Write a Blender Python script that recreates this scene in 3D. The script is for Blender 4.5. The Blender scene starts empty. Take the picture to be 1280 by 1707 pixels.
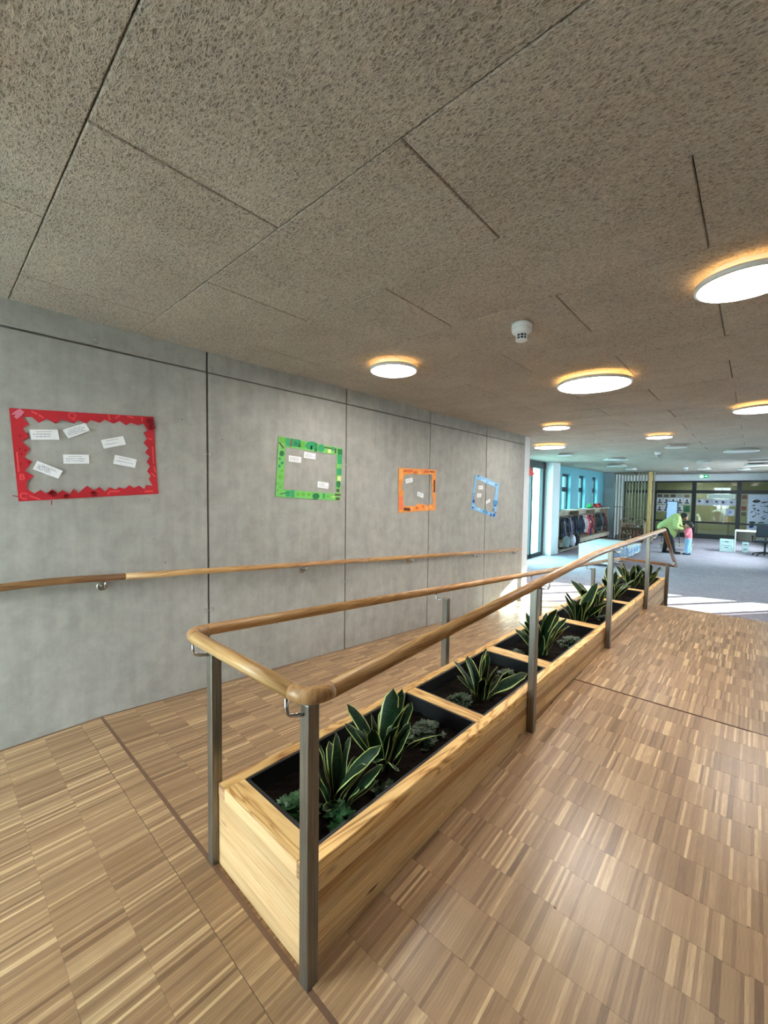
import bpy, bmesh, math, random
import numpy as np
from mathutils import Vector, Matrix
random.seed(7)
PI = math.pi
scene = bpy.context.scene
COL = scene.collection

# ------------------------------------------------------------------ camera
FPX, CXP, CYP = 685.23, 640.0, 853.5
YAW, PITCH, ROLL = math.radians(41.953), math.radians(-2.730), math.radians(0.7265)
EYE = Vector((0, 0, 1.47))
RC = (Matrix.Rotation(YAW, 3, 'Z') @ Matrix.Rotation(PI / 2 + PITCH, 3, 'X') @ Matrix.Rotation(ROLL, 3, 'Z'))
cam = bpy.data.cameras.new('camera'); camo = bpy.data.objects.new('camera', cam); COL.objects.link(camo)
cam.sensor_fit = 'VERTICAL'; cam.sensor_height = 36.0; cam.lens = FPX / 1707 * 36.0
cam.clip_start = 0.02; cam.clip_end = 300
camo.matrix_world = Matrix.Translation(EYE) @ RC.to_4x4()
scene.camera = camo

# ------------------------------------------------------------------ world, sun, exposure
vs = scene.view_settings
vs.view_transform = 'Standard'; vs.look = 'None'; vs.gamma = 1.0; vs.use_curve_mapping = False
vs.exposure = 1.32
wd = bpy.data.worlds.new('sky'); scene.world = wd; wd.use_nodes = True
bg = wd.node_tree.nodes['Background']
bg.inputs[0].default_value = (0.84, 0.91, 1.0, 1); bg.inputs[1].default_value = 15.0
sun = bpy.data.lights.new('sun', 'SUN'); suno = bpy.data.objects.new('sun', sun); COL.objects.link(suno)
sun.energy = 34.0; sun.angle = math.radians(0.1); sun.color = (1.0, 0.96, 0.88)
SAZ, SEL = math.radians(52), math.radians(12)
sdir = Vector((math.cos(SAZ) * math.cos(SEL), math.sin(SAZ) * math.cos(SEL), math.sin(SEL)))
suno.rotation_euler = sdir.to_track_quat('Z', 'Y').to_euler(); suno.location = (8, 20, 6)

# ------------------------------------------------------------------ pixel helpers
def ray(px, py):
    return RC @ Vector(((px - CXP) / FPX, -(py - CYP) / FPX, -1))
def onx(px, py, x):
    d = ray(px, py); return EYE + d * ((x - EYE.x) / d.x)
def ony(px, py, y):
    d = ray(px, py); return EYE + d * ((y - EYE.y) / d.y)
def onz(px, py, z):
    d = ray(px, py); return EYE + d * ((z - EYE.z) / d.z)
def proj(p):
    c = RC.transposed() @ (Vector(p) - EYE)
    return (CXP + FPX * c.x / -c.z, CYP - FPX * c.y / -c.z, -c.z)

# ------------------------------------------------------------------ materials
def lin(c):
    return tuple(((v / 255) / 12.92 if v / 255 <= 0.04045 else ((v / 255 + 0.055) / 1.055) ** 2.4) for v in c) + (1,)
class M:
    def __init__(s, name, rough=0.5, metal=0.0, spec=0.5):
        s.m = bpy.data.materials.new(name); s.m.use_nodes = True
        s.nt = s.m.node_tree; s.N = s.nt.nodes; s.L = s.nt.links
        s.b = s.N['Principled BSDF']; s.out = s.N['Material Output']
        s.b.inputs['Roughness'].default_value = rough; s.b.inputs['Metallic'].default_value = metal
        s.b.inputs['Specular IOR Level'].default_value = spec
    def n(s, t, **kw):
        nd = s.N.new(t)
        for k, v in kw.items():
            if k in nd.inputs: nd.inputs[k].default_value = v
            else: setattr(nd, k, v)
        return nd
    def l(s, a, b): s.L.new(a, b)
    def coord(s, scale=(1, 1, 1), rnd=True, rot=(0, 0, 0)):
        tc = s.n('ShaderNodeTexCoord'); mp = s.n('ShaderNodeMapping'); mp.inputs['Scale'].default_value = scale
        mp.inputs['Rotation'].default_value = rot
        if rnd:
            oi = s.n('ShaderNodeObjectInfo'); ml = s.n('ShaderNodeVectorMath', operation='SCALE'); ml.inputs[0].default_value = (37.1, 23.7, 51.3)
            s.l(oi.outputs['Random'], ml.inputs['Scale']); ad = s.n('ShaderNodeVectorMath', operation='ADD')
            s.l(tc.outputs['Object'], ad.inputs[0]); s.l(ml.outputs[0], ad.inputs[1]); s.l(ad.outputs[0], mp.inputs['Vector'])
        else: s.l(tc.outputs['Object'], mp.inputs['Vector'])
        return mp.outputs[0]
    def noise(s, vec, scale, detail=4, rough=0.55, dist=0.0):
        t = s.n('ShaderNodeTexNoise'); t.inputs['Scale'].default_value = scale; t.inputs['Detail'].default_value = detail
        t.inputs['Roughness'].default_value = rough; t.inputs['Distortion'].default_value = dist
        s.l(vec, t.inputs['Vector']); return t.outputs['Fac']
    def ramp(s, fac, stops):
        r = s.n('ShaderNodeValToRGB'); e = r.color_ramp.elements
        while len(e) < len(stops): e.new(0.5)
        for i, (p, c) in enumerate(stops):
            e[i].position = p; e[i].color = c if len(c) == 4 else lin(c)
        s.l(fac, r.inputs[0]); return r.outputs[0]
    def mix(s, fac, a, b, mode='MIX'):
        x = s.n('ShaderNodeMix', data_type='RGBA', blend_type=mode)
        for i, v in ((0, fac), (6, a), (7, b)):
            if hasattr(v, 'links'): s.l(v, x.inputs[i])
            else: x.inputs[i].default_value = v
        return x.outputs[2]
    def math(s, op, a, b=None, clamp=False):
        x = s.n('ShaderNodeMath', operation=op, use_clamp=clamp)
        for i, v in ((0, a), (1, b)):
            if v is None: continue
            if hasattr(v, 'links'): s.l(v, x.inputs[i])
            else: x.inputs[i].default_value = v
        return x.outputs[0]
    def col(s, c):
        if hasattr(c, 'links'): s.l(c, s.b.inputs['Base Color'])
        else: s.b.inputs['Base Color'].default_value = lin(c) if len(c) == 3 else c
    def bump(s, h, strength=0.3, dist=0.002):
        bp = s.n('ShaderNodeBump'); bp.inputs['Strength'].default_value = strength; bp.inputs['Distance'].default_value = dist
        s.l(h, bp.inputs['Height']); s.l(bp.outputs[0], s.b.inputs['Normal'])

def plain(name, c, rough=0.55, metal=0.0, var=0.10, scale=14.0, spec=0.5, bump=0.0):
    k = M(name, rough, metal, spec); v = k.coord()
    f = k.noise(v, scale, 5)
    base = lin(c)
    k.col(k.ramp(f, [(0.3, tuple(x * (1 - var) for x in base[:3]) + (1,)), (0.7, tuple(min(1, x * (1 + var)) for x in base[:3]) + (1,))]))
    if bump: k.bump(f, bump, 0.003)
    return k.m
def emit(name, c, strength):
    k = M(name); e = k.n('ShaderNodeEmission'); e.inputs[0].default_value = lin(c); e.inputs[1].default_value = strength
    k.l(e.outputs[0], k.out.inputs[0]); return k.m
def glass(name, tint=(235, 245, 242), refl=0.08):
    k = M(name); t = k.n('ShaderNodeBsdfTransparent'); t.inputs[0].default_value = lin(tint)
    g = k.n('ShaderNodeBsdfGlossy'); g.inputs['Roughness'].default_value = 0.02
    lw = k.n('ShaderNodeLayerWeight'); lw.inputs[0].default_value = 0.5
    fr = k.math('POWER', lw.outputs['Facing'], 5.0); fr = k.math('MULTIPLY', fr, 0.6); fr = k.math('ADD', fr, 0.03)
    mx = k.n('ShaderNodeMixShader'); k.l(fr, mx.inputs[0]); k.l(t.outputs[0], mx.inputs[1]); k.l(g.outputs[0], mx.inputs[2])
    k.l(mx.outputs[0], k.out.inputs[0]); return k.m
def wood(name, dark, mid, light, axis=1, ring=9.0, rough=0.45, grain=0.5, knots=False, fine=60.0, along=0.55):
    """grain runs along `axis`; cathedral bands come from a distorted wave across it"""
    k = M(name, rough, 0, 0.4)
    sc = [6.0, 6.0, 6.0]; sc[axis] = along
    v = k.coord(tuple(sc)); 
    n1 = k.noise(v, 1.6, 3, 0.5, 0.6)
    w = k.math('MULTIPLY', n1, ring); w = k.math('FRACT', w)
    w = k.math('SUBTRACT', w, 0.5); w = k.math('ABSOLUTE', w); w = k.math('MULTIPLY', w, 2.0)
    sf = [fine * 6] * 3; sf[axis] = fine * 0.22
    f2 = k.noise(k.coord(tuple(x / 10 for x in sf)), 5.0, 3)
    a = k.math('MULTIPLY', w, grain); b = k.math('MULTIPLY', f2, 1 - grain * 0.5)
    t = k.math('ADD', a, b)
    c = k.ramp(t, [(0.22, dark), (0.5, mid), (0.85, light)])
    if knots:
        sk = [13.0] * 3; sk[axis] = 4.5
        vo = k.n('ShaderNodeTexVoronoi', feature='F1'); vo.inputs['Scale'].default_value = 0.8; vo.inputs['Randomness'].default_value = 1.0
        k.l(k.coord(tuple(sk)), vo.inputs['Vector'])
        kn = k.ramp(vo.outputs['Distance'], [(0.06, (0, 0, 0, 1)), (0.15, (1, 1, 1, 1))])
        c = k.mix(kn, lin((108, 66, 28)), c)
    oi = k.n('ShaderNodeObjectInfo'); hs = k.n('ShaderNodeHueSaturation')
    val = k.math('MULTIPLY', oi.outputs['Random'], 0.3); val = k.math('ADD', val, 0.85); k.l(val, hs.inputs['Value']); k.l(c, hs.inputs['Color'])
    k.col(hs.outputs[0]); k.bump(t, 0.12, 0.001)
    return k.m

MT = {}
# concrete
k = M('concrete', 0.72, 0, 0.35); v = k.coord(rnd=False)
n1 = k.noise(v, 1.1, 5, 0.6); n2 = k.noise(v, 9, 6, 0.65); n3 = k.noise(k.coord((9, 9, .9), rnd=False), 1.3, 5, .65)
c = k.ramp(n1, [(0.25, (140, 139, 135)), (0.75, (182, 180, 176))])
c = k.mix(0.35, c, k.ramp(n2, [(0.3, (120, 119, 116)), (0.7, (190, 188, 183))]))
c = k.mix(0.2, c, k.ramp(n3, [(0.3, (112, 112, 108)), (0.7, (182, 181, 175))]))
vo = k.n('ShaderNodeTexVoronoi', feature='F1'); vo.inputs['Scale'].default_value = 5.5; k.l(v, vo.inputs['Vector'])
pit = k.ramp(vo.outputs['Distance'], [(0.018, (0, 0, 0, 1)), (0.035, (1, 1, 1, 1))])
c = k.mix(pit, lin((74, 72, 68)), c); k.col(c); k.bump(n2, 0.25, 0.002); MT['concrete'] = k.m
# wood-wool ceiling board
def woodwool(name):
    k = M(name, 0.9, 0, 0.15); ls = None
    for i, (s, rot, sc) in enumerate([(42, 0.3, (1, 2.3, 1)), (48, 1.2, (1, 2.1, 1)), (38, 2.1, (1, 2.5, 1)), (45, 2.8, (1, 2.2, 1))]):
        nz = k.noise(k.coord(sc, rot=(0, 0, rot)), s, 1.0, 0.4, 0.35)
        d = k.math('SUBTRACT', nz, 0.5); d = k.math('ABSOLUTE', d); d = k.math('MULTIPLY', d, 11.0); d = k.math('SUBTRACT', 1.0, d, True)
        if i: d = k.math('MULTIPLY', d, 1.0 - 0.12 * i)
        ls = d if ls is None else k.math('MAXIMUM', ls, d)
    big = k.noise(k.coord(), 2.5, 3)
    c = k.ramp(ls, [(0.02, (90, 83, 77)), (0.35, (150, 140, 130)), (0.9, (204, 194, 182))])
    c = k.mix(0.35, c, k.ramp(big, [(0.3, (150, 140, 129)), (0.7, (188, 178, 166))]), 'MULTIPLY' if False else 'MIX')
    k.col(c); k.bump(ls, 0.7, 0.004); return k.m
MT['woodwool'] = woodwool('wood_wool_board')
MT['dark_void'] = plain('ceiling_void', (58, 52, 46), 0.9)
# parquet
def parquet(name, src):
    k = M(name, 0.34, 0, 0.45)
    if src == 'obj':
        oi = k.n('ShaderNodeObjectInfo'); tone = oi.outputs['Color']
        sp = k.n('ShaderNodeSeparateColor'); k.l(tone, sp.inputs[0]); tone = sp.outputs[0]
    else:
        at = k.n('ShaderNodeAttribute', attribute_name='tone'); tone = at.outputs['Fac']
    g = k.noise(k.coord((40, 2.2, 40), rnd=False), 6.0, 5, 0.7)
    t = k.math('MULTIPLY', g, 0.7); t = k.math('ADD', t, tone); t = k.math('SUBTRACT', t, 0.35)
    k.col(k.ramp(t, [(0.0, (112, 84, 60)), (0.35, (142, 112, 83)), (0.65, (164, 133, 100)), (1.0, (206, 176, 136))]))
    k.bump(g, 0.08, 0.0008); return k.m
MT['parquet'] = parquet('oak_parquet_strips', 'attr'); MT['parquet_obj'] = parquet('oak_parquet_strip', 'obj')
k = M('oak_parquet_far', 0.38, 0, 0.45); br = k.n('ShaderNodeTexBrick'); k.l(k.coord((1, 1, 1), rnd=False, rot=(0, 0, PI / 2)), br.inputs['Vector'])
br.inputs['Scale'].default_value = 1.0; br.inputs['Brick Width'].default_value = 0.178; br.inputs['Row Height'].default_value = 0.0105
br.inputs['Mortar Size'].default_value = 0.0004; br.inputs['Color1'].default_value = lin((130, 98, 68)); br.inputs['Color2'].default_value = lin((172, 138, 100)); br.inputs['Mortar'].default_value = lin((84, 62, 42))
k.col(br.outputs['Color']); MT['parquet_far'] = k.m
MT['seam'] = plain('parquet_seam', (104, 76, 58), 0.5)
MT['oak_rail'] = wood('oak_handrail', (120, 84, 50), (160, 118, 74), (186, 146, 98), 1, 8, 0.36, 0.35)
MT['oak_rail_x'] = wood('oak_handrail_cross', (134, 96, 58), (176, 136, 88), (202, 166, 114), 0, 6, 0.36, 0.35)
MT['oak_bend'] = wood('oak_handrail_bend', (126, 90, 56), (154, 114, 74), (172, 134, 90), 2, 9, 0.38, 0.4)
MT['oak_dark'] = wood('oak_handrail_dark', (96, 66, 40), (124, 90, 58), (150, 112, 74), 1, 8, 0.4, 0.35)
MT['pine'] = wood('pine_board', (172, 128, 78), (206, 164, 110), (226, 192, 142), 1, 6, 0.5, 0.22, True, along=0.16)
MT['pine_dk'] = wood('pine_board_dark', (138, 92, 48), (168, 122, 70), (192, 148, 92), 1, 6, 0.5, 0.24, True, along=0.16)
MT['pine_x'] = wood('pine_board_cross', (174, 130, 88), (202, 162, 116), (218, 184, 142), 0, 6, 0.5, 0.24, True, along=0.2)
MT['pine_rim'] = wood('pine_rim', (148, 96, 46), (206, 158, 94), (228, 188, 124), 1, 15, 0.45, 0.75)
MT['pine_rim_x'] = wood('pine_rim_cross', (158, 106, 54), (208, 162, 98), (230, 192, 130), 0, 13, 0.45, 0.7)
MT['end_grain'] = wood('pine_end_grain', (116, 78, 50), (150, 110, 76), (172, 134, 98), 0, 20, 0.7, 0.7)
MT['black_tray'] = plain('black_plastic', (20, 21, 24), 0.5)
k = M('soil', 0.95, 0, 0.1); v = k.coord(); f = k.noise(v, 60, 6, 0.7); k.col(k.ramp(f, [(0.35, (8, 6, 5)), (0.8, (34, 24, 18))])); k.bump(f, 0.9, 0.01); MT['soil'] = k.m
k = M('brushed_steel', 0.38, 0.85, 0.5); f = k.noise(k.coord((90, 90, 2)), 3, 4); k.col(k.ramp(f, [(0.3, (108, 104, 97)), (0.7, (146, 141, 133))])); MT['steel'] = k.m
MT['steel_bright'] = plain('polished_steel', (196, 196, 196), 0.22, 1.0)
# snake plant leaf
k = M('snake_plant_leaf', 0.5, 0, 0.22); wv = k.noise(k.coord((7, 7, 75)), 1.3, 4, 0.6, 1.2)
k.col(k.ramp(wv, [(0.40, (9, 26, 14)), (0.58, (20, 48, 26)), (0.76, (54, 84, 48))])); MT['leaf'] = k.m
MT['leaf_edge'] = plain('snake_plant_leaf_margin', (168, 180, 104), 0.4, 0, 0.12, 30)
MT['ground_leaf'] = plain('dark_foliage', (50, 92, 54), 0.35, 0, 0.35, 40)
MT['ground_leaf2'] = plain('dark_foliage_dull', (44, 66, 42), 0.5, 0, 0.35, 40)
MT['white_paint'] = plain('white_paint', (222, 226, 232), 0.7, 0, 0.02)
MT['white_plastic'] = plain('white_plastic', (226, 228, 230), 0.4, 0, 0.02)
MT['white_lam'] = plain('white_laminate', (214, 220, 224), 0.4, 0, 0.02)
MT['grey_frame'] = plain('dark_window_frame', (34, 38, 44), 0.45, 0, 0.05)
MT['blue_wall'] = plain('turquoise_paint', (98, 154, 172), 0.7, 0, 0.03)
MT['yellow_wall'] = plain('olive_yellow_paint', (178, 178, 140), 0.7, 0, 0.04)
MT['glass'] = glass('clear_glass')
MT['glass_green'] = glass('green_tinted_glass', (205, 240, 238))
k = M('grey_carpet', 0.95, 0, 0.1); f = k.noise(k.coord(rnd=False), 26, 6, 0.8); g = k.noise(k.coord(rnd=False), 3, 4)
k.col(k.mix(0.3, k.ramp(f, [(0.35, (116, 106, 118)), (0.65, (184, 170, 184))]), k.ramp(g, [(0.3, (132, 124, 132)), (0.7, (166, 157, 164))]))); k.bump(f, 0.5, 0.004); MT['carpet'] = k.m
MT['ground'] = plain('paving_outside', (176, 178, 172), 0.9)
MT['paper'] = plain('white_paper', (232, 234, 238), 0.7, 0, 0.01)
MT['ink'] = plain('pen_ink', (92, 98, 120), 0.7)
MT['print'] = plain('printed_ink', (60, 60, 66), 0.7)
MT['slat'] = wood('grey_timber_slat', (104, 100, 86), (132, 126, 108), (150, 144, 126), 2, 7, 0.6, 0.3)
MT['post_wood'] = wood('larch_post', (150, 116, 66), (186, 150, 94), (204, 172, 118), 2, 7, 0.5, 0.3)
MT['rack_wood'] = wood('beech_rack', (134, 124, 110), (164, 152, 136), (184, 174, 158), 2, 6, 0.55, 0.3)
MT['toy_wood'] = wood('toy_shelf_wood', (112, 98, 80), (138, 124, 102), (156, 142, 120), 2, 6, 0.55, 0.3)
def mc(name, c, rough=0.7, **kw):
    if name not in MT: MT[name] = plain(name, c, rough, **kw)
    return MT[name]

# ------------------------------------------------------------------ mesh helpers
class MB:
    def __init__(s): s.v = []; s.f = []; s.mi = []
    def add(s, vs, fs, mi=0):
        o = len(s.v); s.v += [tuple(p) for p in vs]; s.f += [tuple(i + o for i in f) for f in fs]; s.mi += [mi] * len(fs); return s
    def box(s, lo, hi, mi=0):
        x0, y0, z0 = lo; x1, y1, z1 = hi
        return s.add([(x0, y0, z0), (x1, y0, z0), (x1, y1, z0), (x0, y1, z0), (x0, y0, z1), (x1, y0, z1), (x1, y1, z1), (x0, y1, z1)],
                     [(3, 2, 1, 0), (4, 5, 6, 7), (0, 1, 5, 4), (1, 2, 6, 5), (2, 3, 7, 6), (3, 0, 4, 7)], mi)
    def hexa(s, p, mi=0):   # 8 points: bottom 4 ccw then top 4
        return s.add(p, [(3, 2, 1, 0), (4, 5, 6, 7), (0, 1, 5, 4), (1, 2, 6, 5), (2, 3, 7, 6), (3, 0, 4, 7)], mi)
    def tube(s, path, r, n=10, cap=True, mi=0):
        P = [Vector(p) for p in path]; R = r if isinstance(r, (list, tuple)) else [r] * len(P)
        T = [(P[min(i + 1, len(P) - 1)] - P[max(i - 1, 0)]).normalized() for i in range(len(P))]
        up = Vector((0, 0, 1)) if abs(T[0].z) < 0.9 else Vector((1, 0, 0))
        u = T[0].cross(up).normalized(); vs = []
        for i, p in enumerate(P):
            u = (u - T[i] * u.dot(T[i])).normalized(); w = T[i].cross(u)
            vs += [p + (u * math.cos(2 * PI * j / n) + w * math.sin(2 * PI * j / n)) * R[i] for j in range(n)]
        fs = [(i * n + j, i * n + (j + 1) % n, (i + 1) * n + (j + 1) % n, (i + 1) * n + j) for i in range(len(P) - 1) for j in range(n)]
        if cap: fs += [tuple(range(n))[::-1], tuple(range((len(P) - 1) * n, len(P) * n))]
        return s.add(vs, fs, mi)
    def lathe(s, prof, c=(0, 0, 0), n=32, mi=0):   # prof: (r,z) list, closed at ends when r==0
        vs = []; fs = []
        for r, z in prof: vs += [(c[0] + r * math.cos(2 * PI * j / n), c[1] + r * math.sin(2 * PI * j / n), c[2] + z) for j in range(n)]
        for i in range(len(prof) - 1):
            for j in range(n): fs.append((i * n + j, i * n + (j + 1) % n, (i + 1) * n + (j + 1) % n, (i + 1) * n + j))
        return s.add(vs, fs, mi)
    def sphere(s, c, r, n=10, m=7, mi=0):
        rx, ry, rz = r if isinstance(r, (list, tuple)) else (r, r, r)
        vs = [(c[0], c[1], c[2] - rz)]
        for i in range(1, m):
            a = -PI / 2 + PI * i / m
            vs += [(c[0] + rx * math.cos(a) * math.cos(2 * PI * j / n), c[1] + ry * math.cos(a) * math.sin(2 * PI * j / n), c[2] + rz * math.sin(a)) for j in range(n)]
        vs.append((c[0], c[1], c[2] + rz)); fs = []
        for j in range(n): fs.append((0, 1 + (j + 1) % n, 1 + j))
        for i in range(m - 2):
            for j in range(n): fs.append((1 + i * n + j, 1 + i * n + (j + 1) % n, 1 + (i + 1) * n + (j + 1) % n, 1 + (i + 1) * n + j))
        e = len(vs) - 1
        for j in range(n): fs.append((e, 1 + (m - 2) * n + j, 1 + (m - 2) * n + (j + 1) % n))
        return s.add(vs, fs, mi)
    def mesh(s, name, mats, smooth=False):
        me = bpy.data.meshes.new(name); me.from_pydata(s.v, [], s.f)
        for m_ in (mats if isinstance(mats, (list, tuple)) else [mats]): me.materials.append(m_)
        me.polygons.foreach_set('material_index', s.mi)
        if smooth: me.polygons.foreach_set('use_smooth', [True] * len(s.f))
        me.update(); return me
    def build(s, name, mats, parent=None, smooth=False):
        return link(bpy.data.objects.new(name, s.mesh(name, mats, smooth)), parent)
def link(o, parent=None):
    COL.objects.link(o)
    if parent is not None:
        o.parent = parent
        o.matrix_parent_inverse = parent.matrix_basis.inverted()
    return o
def tag(o, label=None, cat=None, group=None, kind=None):
    if label: o['label'] = label
    if cat: o['category'] = cat
    if group: o['group'] = group
    if kind: o['kind'] = kind
    return o
def thing(name, loc, label, cat, group=None):
    o = bpy.data.objects.new(name, None); o.empty_display_size = 0.05; o.location = loc; COL.objects.link(o)
    return tag(o, label, cat, group)
def struct(name, mb, mats, parent=None, **kw):
    o = mb.build(name, mats, parent, **kw)
    if parent is None: o['kind'] = 'structure'
    return o
def bevel(o, w, seg=1):
    md = o.modifiers.new('edge_bevel', 'BEVEL'); md.width = w; md.segments = seg; md.limit_method = 'ANGLE'; return o
def rounded(path, rad, n=6):
    """polyline with its inner corners rounded"""
    P = [Vector(p) for p in path]; out = [P[0]]
    for i in range(1, len(P) - 1):
        a = (P[i - 1] - P[i]); b = (P[i + 1] - P[i]); r = min(rad, a.length * .45, b.length * .45)
        p0 = P[i] + a.normalized() * r; p1 = P[i] + b.normalized() * r
        for j in range(n + 1):
            t = j / n; out.append(p0 * (1 - t) ** 2 + P[i] * 2 * t * (1 - t) + p1 * t * t)
    out.append(P[-1]); return out
def sheet(poly, thick, n, mi=0, mb=None, hole=None):
    """flat piece from a 3-D polygon (with optional hole), extruded `thick` along unit normal n"""
    bm = bmesh.new(); n = Vector(n)
    def loop(pts):
        vs = [bm.verts.new(p) for p in pts]; return [bm.edges.new((vs[i], vs[(i + 1) % len(vs)])) for i in range(len(vs))]
    es = loop(poly)
    if hole: es += loop(hole)
    bmesh.ops.triangle_fill(bm, edges=es, use_beauty=True, use_dissolve=False)
    for f in bm.faces:
        f.normal_update()
        if f.normal.dot(n) > 0: f.normal_flip()
    fs = list(bm.faces)
    r = bmesh.ops.extrude_face_region(bm, geom=fs, use_keep_orig=True)
    bmesh.ops.translate(bm, vec=n * thick, verts=[g for g in r['geom'] if isinstance(g, bmesh.types.BMVert)])
    bmesh.ops.recalc_face_normals(bm, faces=bm.faces)
    bm.verts.index_update(); mb = mb or MB()
    mb.add([v.co[:] for v in bm.verts], [tuple(v.index for v in f.verts) for f in bm.faces], mi); bm.free(); return mb
def remeshed(mb, name, mat, parent, voxel=0.02, smooth=6):
    me = mb.mesh(name, mat); o = bpy.data.objects.new(name, me); COL.objects.link(o)
    md = o.modifiers.new('r', 'REMESH'); md.mode = 'VOXEL'; md.voxel_size = voxel; md.use_smooth_shade = True
    sm = o.modifiers.new('s', 'SMOOTH'); sm.iterations = smooth; sm.factor = 0.5
    dg = bpy.context.evaluated_depsgraph_get(); me2 = bpy.data.meshes.new_from_object(o.evaluated_get(dg))
    o.modifiers.clear(); o.data = me2; me2.name = name
    if not me2.materials: me2.materials.append(mat)
    me2.polygons.foreach_set('use_smooth', [True] * len(me2.polygons))
    COL.objects.unlink(o); return link(o, parent)

# ================================================================== SETTING
WX = -3.076; CZ = 2.50; CARP = -0.48; SEAM = 0.715; SEAM2 = 3.23; LAND = 6.2
def zL(y): return -0.07 * max(0.0, min(y, 7.6) - SEAM) if y < 7.6 else CARP
def zR(y): return 0.085 * max(0.0, min(1.0, (y - SEAM) / (SEAM2 - SEAM)))
XD = -1.235   # planter centre line
XR = 6.0      # far right wall

# --- floor base
fl = MB(); T = 0.005
def slab(x0, x1, y0, y1, z0, z1, bot=-0.9):
    fl.hexa([(x0, y0, bot), (x1, y0, bot), (x1, y1, bot), (x0, y1, bot), (x0, y0, z0), (x1, y0, z0), (x1, y1, z1), (x0, y1, z1)])
slab(WX - .25, XR, -2.2, SEAM, -T, -T)
slab(WX - .25, XD, SEAM, 7.6, -T, zL(7.6) - T)
slab(XD, XR, SEAM, SEAM2, -T, zR(9) - T)
slab(XD, XR, SEAM2, LAND, zR(9) - T, zR(9) - T)
for i in range(3):
    z = 0.085 - 0.14125 * (i + 1); slab(XD, XR, LAND + .3 * i, LAND + .3 * (i + 1), z, z)
floor = struct('floor', fl, MT['parquet_far'])
# --- parquet strips, each a small block on the base
rows = []   # (y0,y1,side)
y = 0.601
rows.append((0.603, 0.7065, 'near'))
while y > -1.0: rows.append((y - 0.1774, y, 'near')); y -= 0.178
for side, y0, y1 in (('left', 0.7235, 7.55), ('right', 0.7235, SEAM2 - .004), ('right', SEAM2 + .004, LAND - .002)):
    y = y0
    while y < y1 - 0.02: rows.append((y, min(y + 0.1774, y1), side)); y += 0.178
strips = []
rs = random.Random(3)
for (y0, y1, side) in rows:
    xa, xb = {'near': (WX + .012, 2.2), 'left': (WX + .012, -1.518), 'right': (-0.952, 2.2)}[side]
    x = xa - rs.random() * .01; tone = rs.random(); blk = .5; off = 0; cnt = 0
    while x < xb:
        w = 0.0105
        if rs.random() > 0.14:
            q = rs.random(); tone = rs.uniform(.72, 1.0) if q < .075 else rs.uniform(.02, .2) if q < .13 else min(.8, max(.1, rs.gauss(0.46, 0.15)))
        if int((x + 5) / .168) != cnt: blk = rs.gauss(0.5, .04)
        cnt = int((x + 5) / .168)
        t = min(1, max(0, tone + (blk - .5)))
        z = {'near': lambda q: 0.0, 'left': zL, 'right': zR}[side]
        x0 = max(x, xa); x1 = min(x + w - .0003, xb)
        if x1 - x0 > .002:
            px, py, d = proj(((x0 + x1) / 2, (y0 + y1) / 2, z((y0 + y1) / 2)))
            vis = d > 0.1 and -40 < px < 1320 and 400 < py < 1730
            oc_ = math.sin(int((x + 5) / .168) * 12.9898) * 43758.5453; oc_ = ((oc_ - math.floor(oc_)) - .5) * .012 if side == 'right' else ((oc_ - math.floor(oc_)) - .5) * .003
            ends = (.7065, .7235, 7.55, SEAM2 - .004, SEAM2 + .004, LAND - .002)
            ja = y0 if min(abs(y0 - e) for e in ends) < .001 else y0 + oc_
            jb = y1 if min(abs(y1 - e) for e in ends) < .001 else y1 + oc_
            strips.append((x0, x1, ja, jb, z(ja), z(jb), t, d if vis else 99, side))
        x += w
full = sorted([i for i, s in enumerate(strips) if s[7] < 90 and abs(s[3] - s[2] - .1774) < .0008 and abs(s[1] - s[0] - .0102) < .0004 and s[8] != 'left' and 20 < proj(((s[0] + s[1]) / 2, (s[2] + s[3]) / 2, s[4]))[0] < 1260 and proj(((s[0] + s[1]) / 2, (s[2] + s[3]) / 2, s[4]))[1] < 1690], key=lambda i: strips[i][7])[:300]
fset = set(full)
um = MB(); hw, hl = .0051, .0887
um.box((-hw, -hl, -T - .003), (hw, hl, 0)); ume = um.mesh('parquet_strip', MT['parquet_obj'])
for i in full:
    s = strips[i]; o = bpy.data.objects.new('parquet_strip', ume); dz = s[5] - s[4]
    o.location = ((s[0] + s[1]) / 2, (s[2] + s[3]) / 2, (s[4] + s[5]) / 2 + rs.uniform(-.0002, .0002)); o.rotation_euler.x = math.atan2(dz, s[3] - s[2])
    o.color = (s[6], s[6], s[6], 1); link(o, floor)
pm = MB(); tn = []
for i, s in enumerate(strips):
    if i in fset: continue
    x0, x1, y0, y1, a, b, t = s[:7]; j = rs.uniform(-.0002, .0002); a += j; b += j
    pm.add([(x0, y0, a - T - .003), (x1, y0, a - T - .003), (x1, y1, b - T - .003), (x0, y1, b - T - .003), (x0, y0, a), (x1, y0, a), (x1, y1, b), (x0, y1, b)],
           [(4, 5, 6, 7), (0, 1, 5, 4), (1, 2, 6, 5), (2, 3, 7, 6), (3, 0, 4, 7)]); tn += [t] * 8
po = pm.build('parquet_strips', MT['parquet'], floor); po['kind'] = 'stuff'
at = po.data.attributes.new('tone', 'FLOAT', 'POINT'); at.data.foreach_set('value', tn)
MB().box((WX, SEAM - .008, -.02), (XR, SEAM + .008, .0003)).build('seam_strip', MT['seam'], floor)
MB().box((-.952, SEAM2 - .004, .05), (XR, SEAM2 + .004, .0852)).build('seam_strip', MT['seam'], floor)
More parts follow.
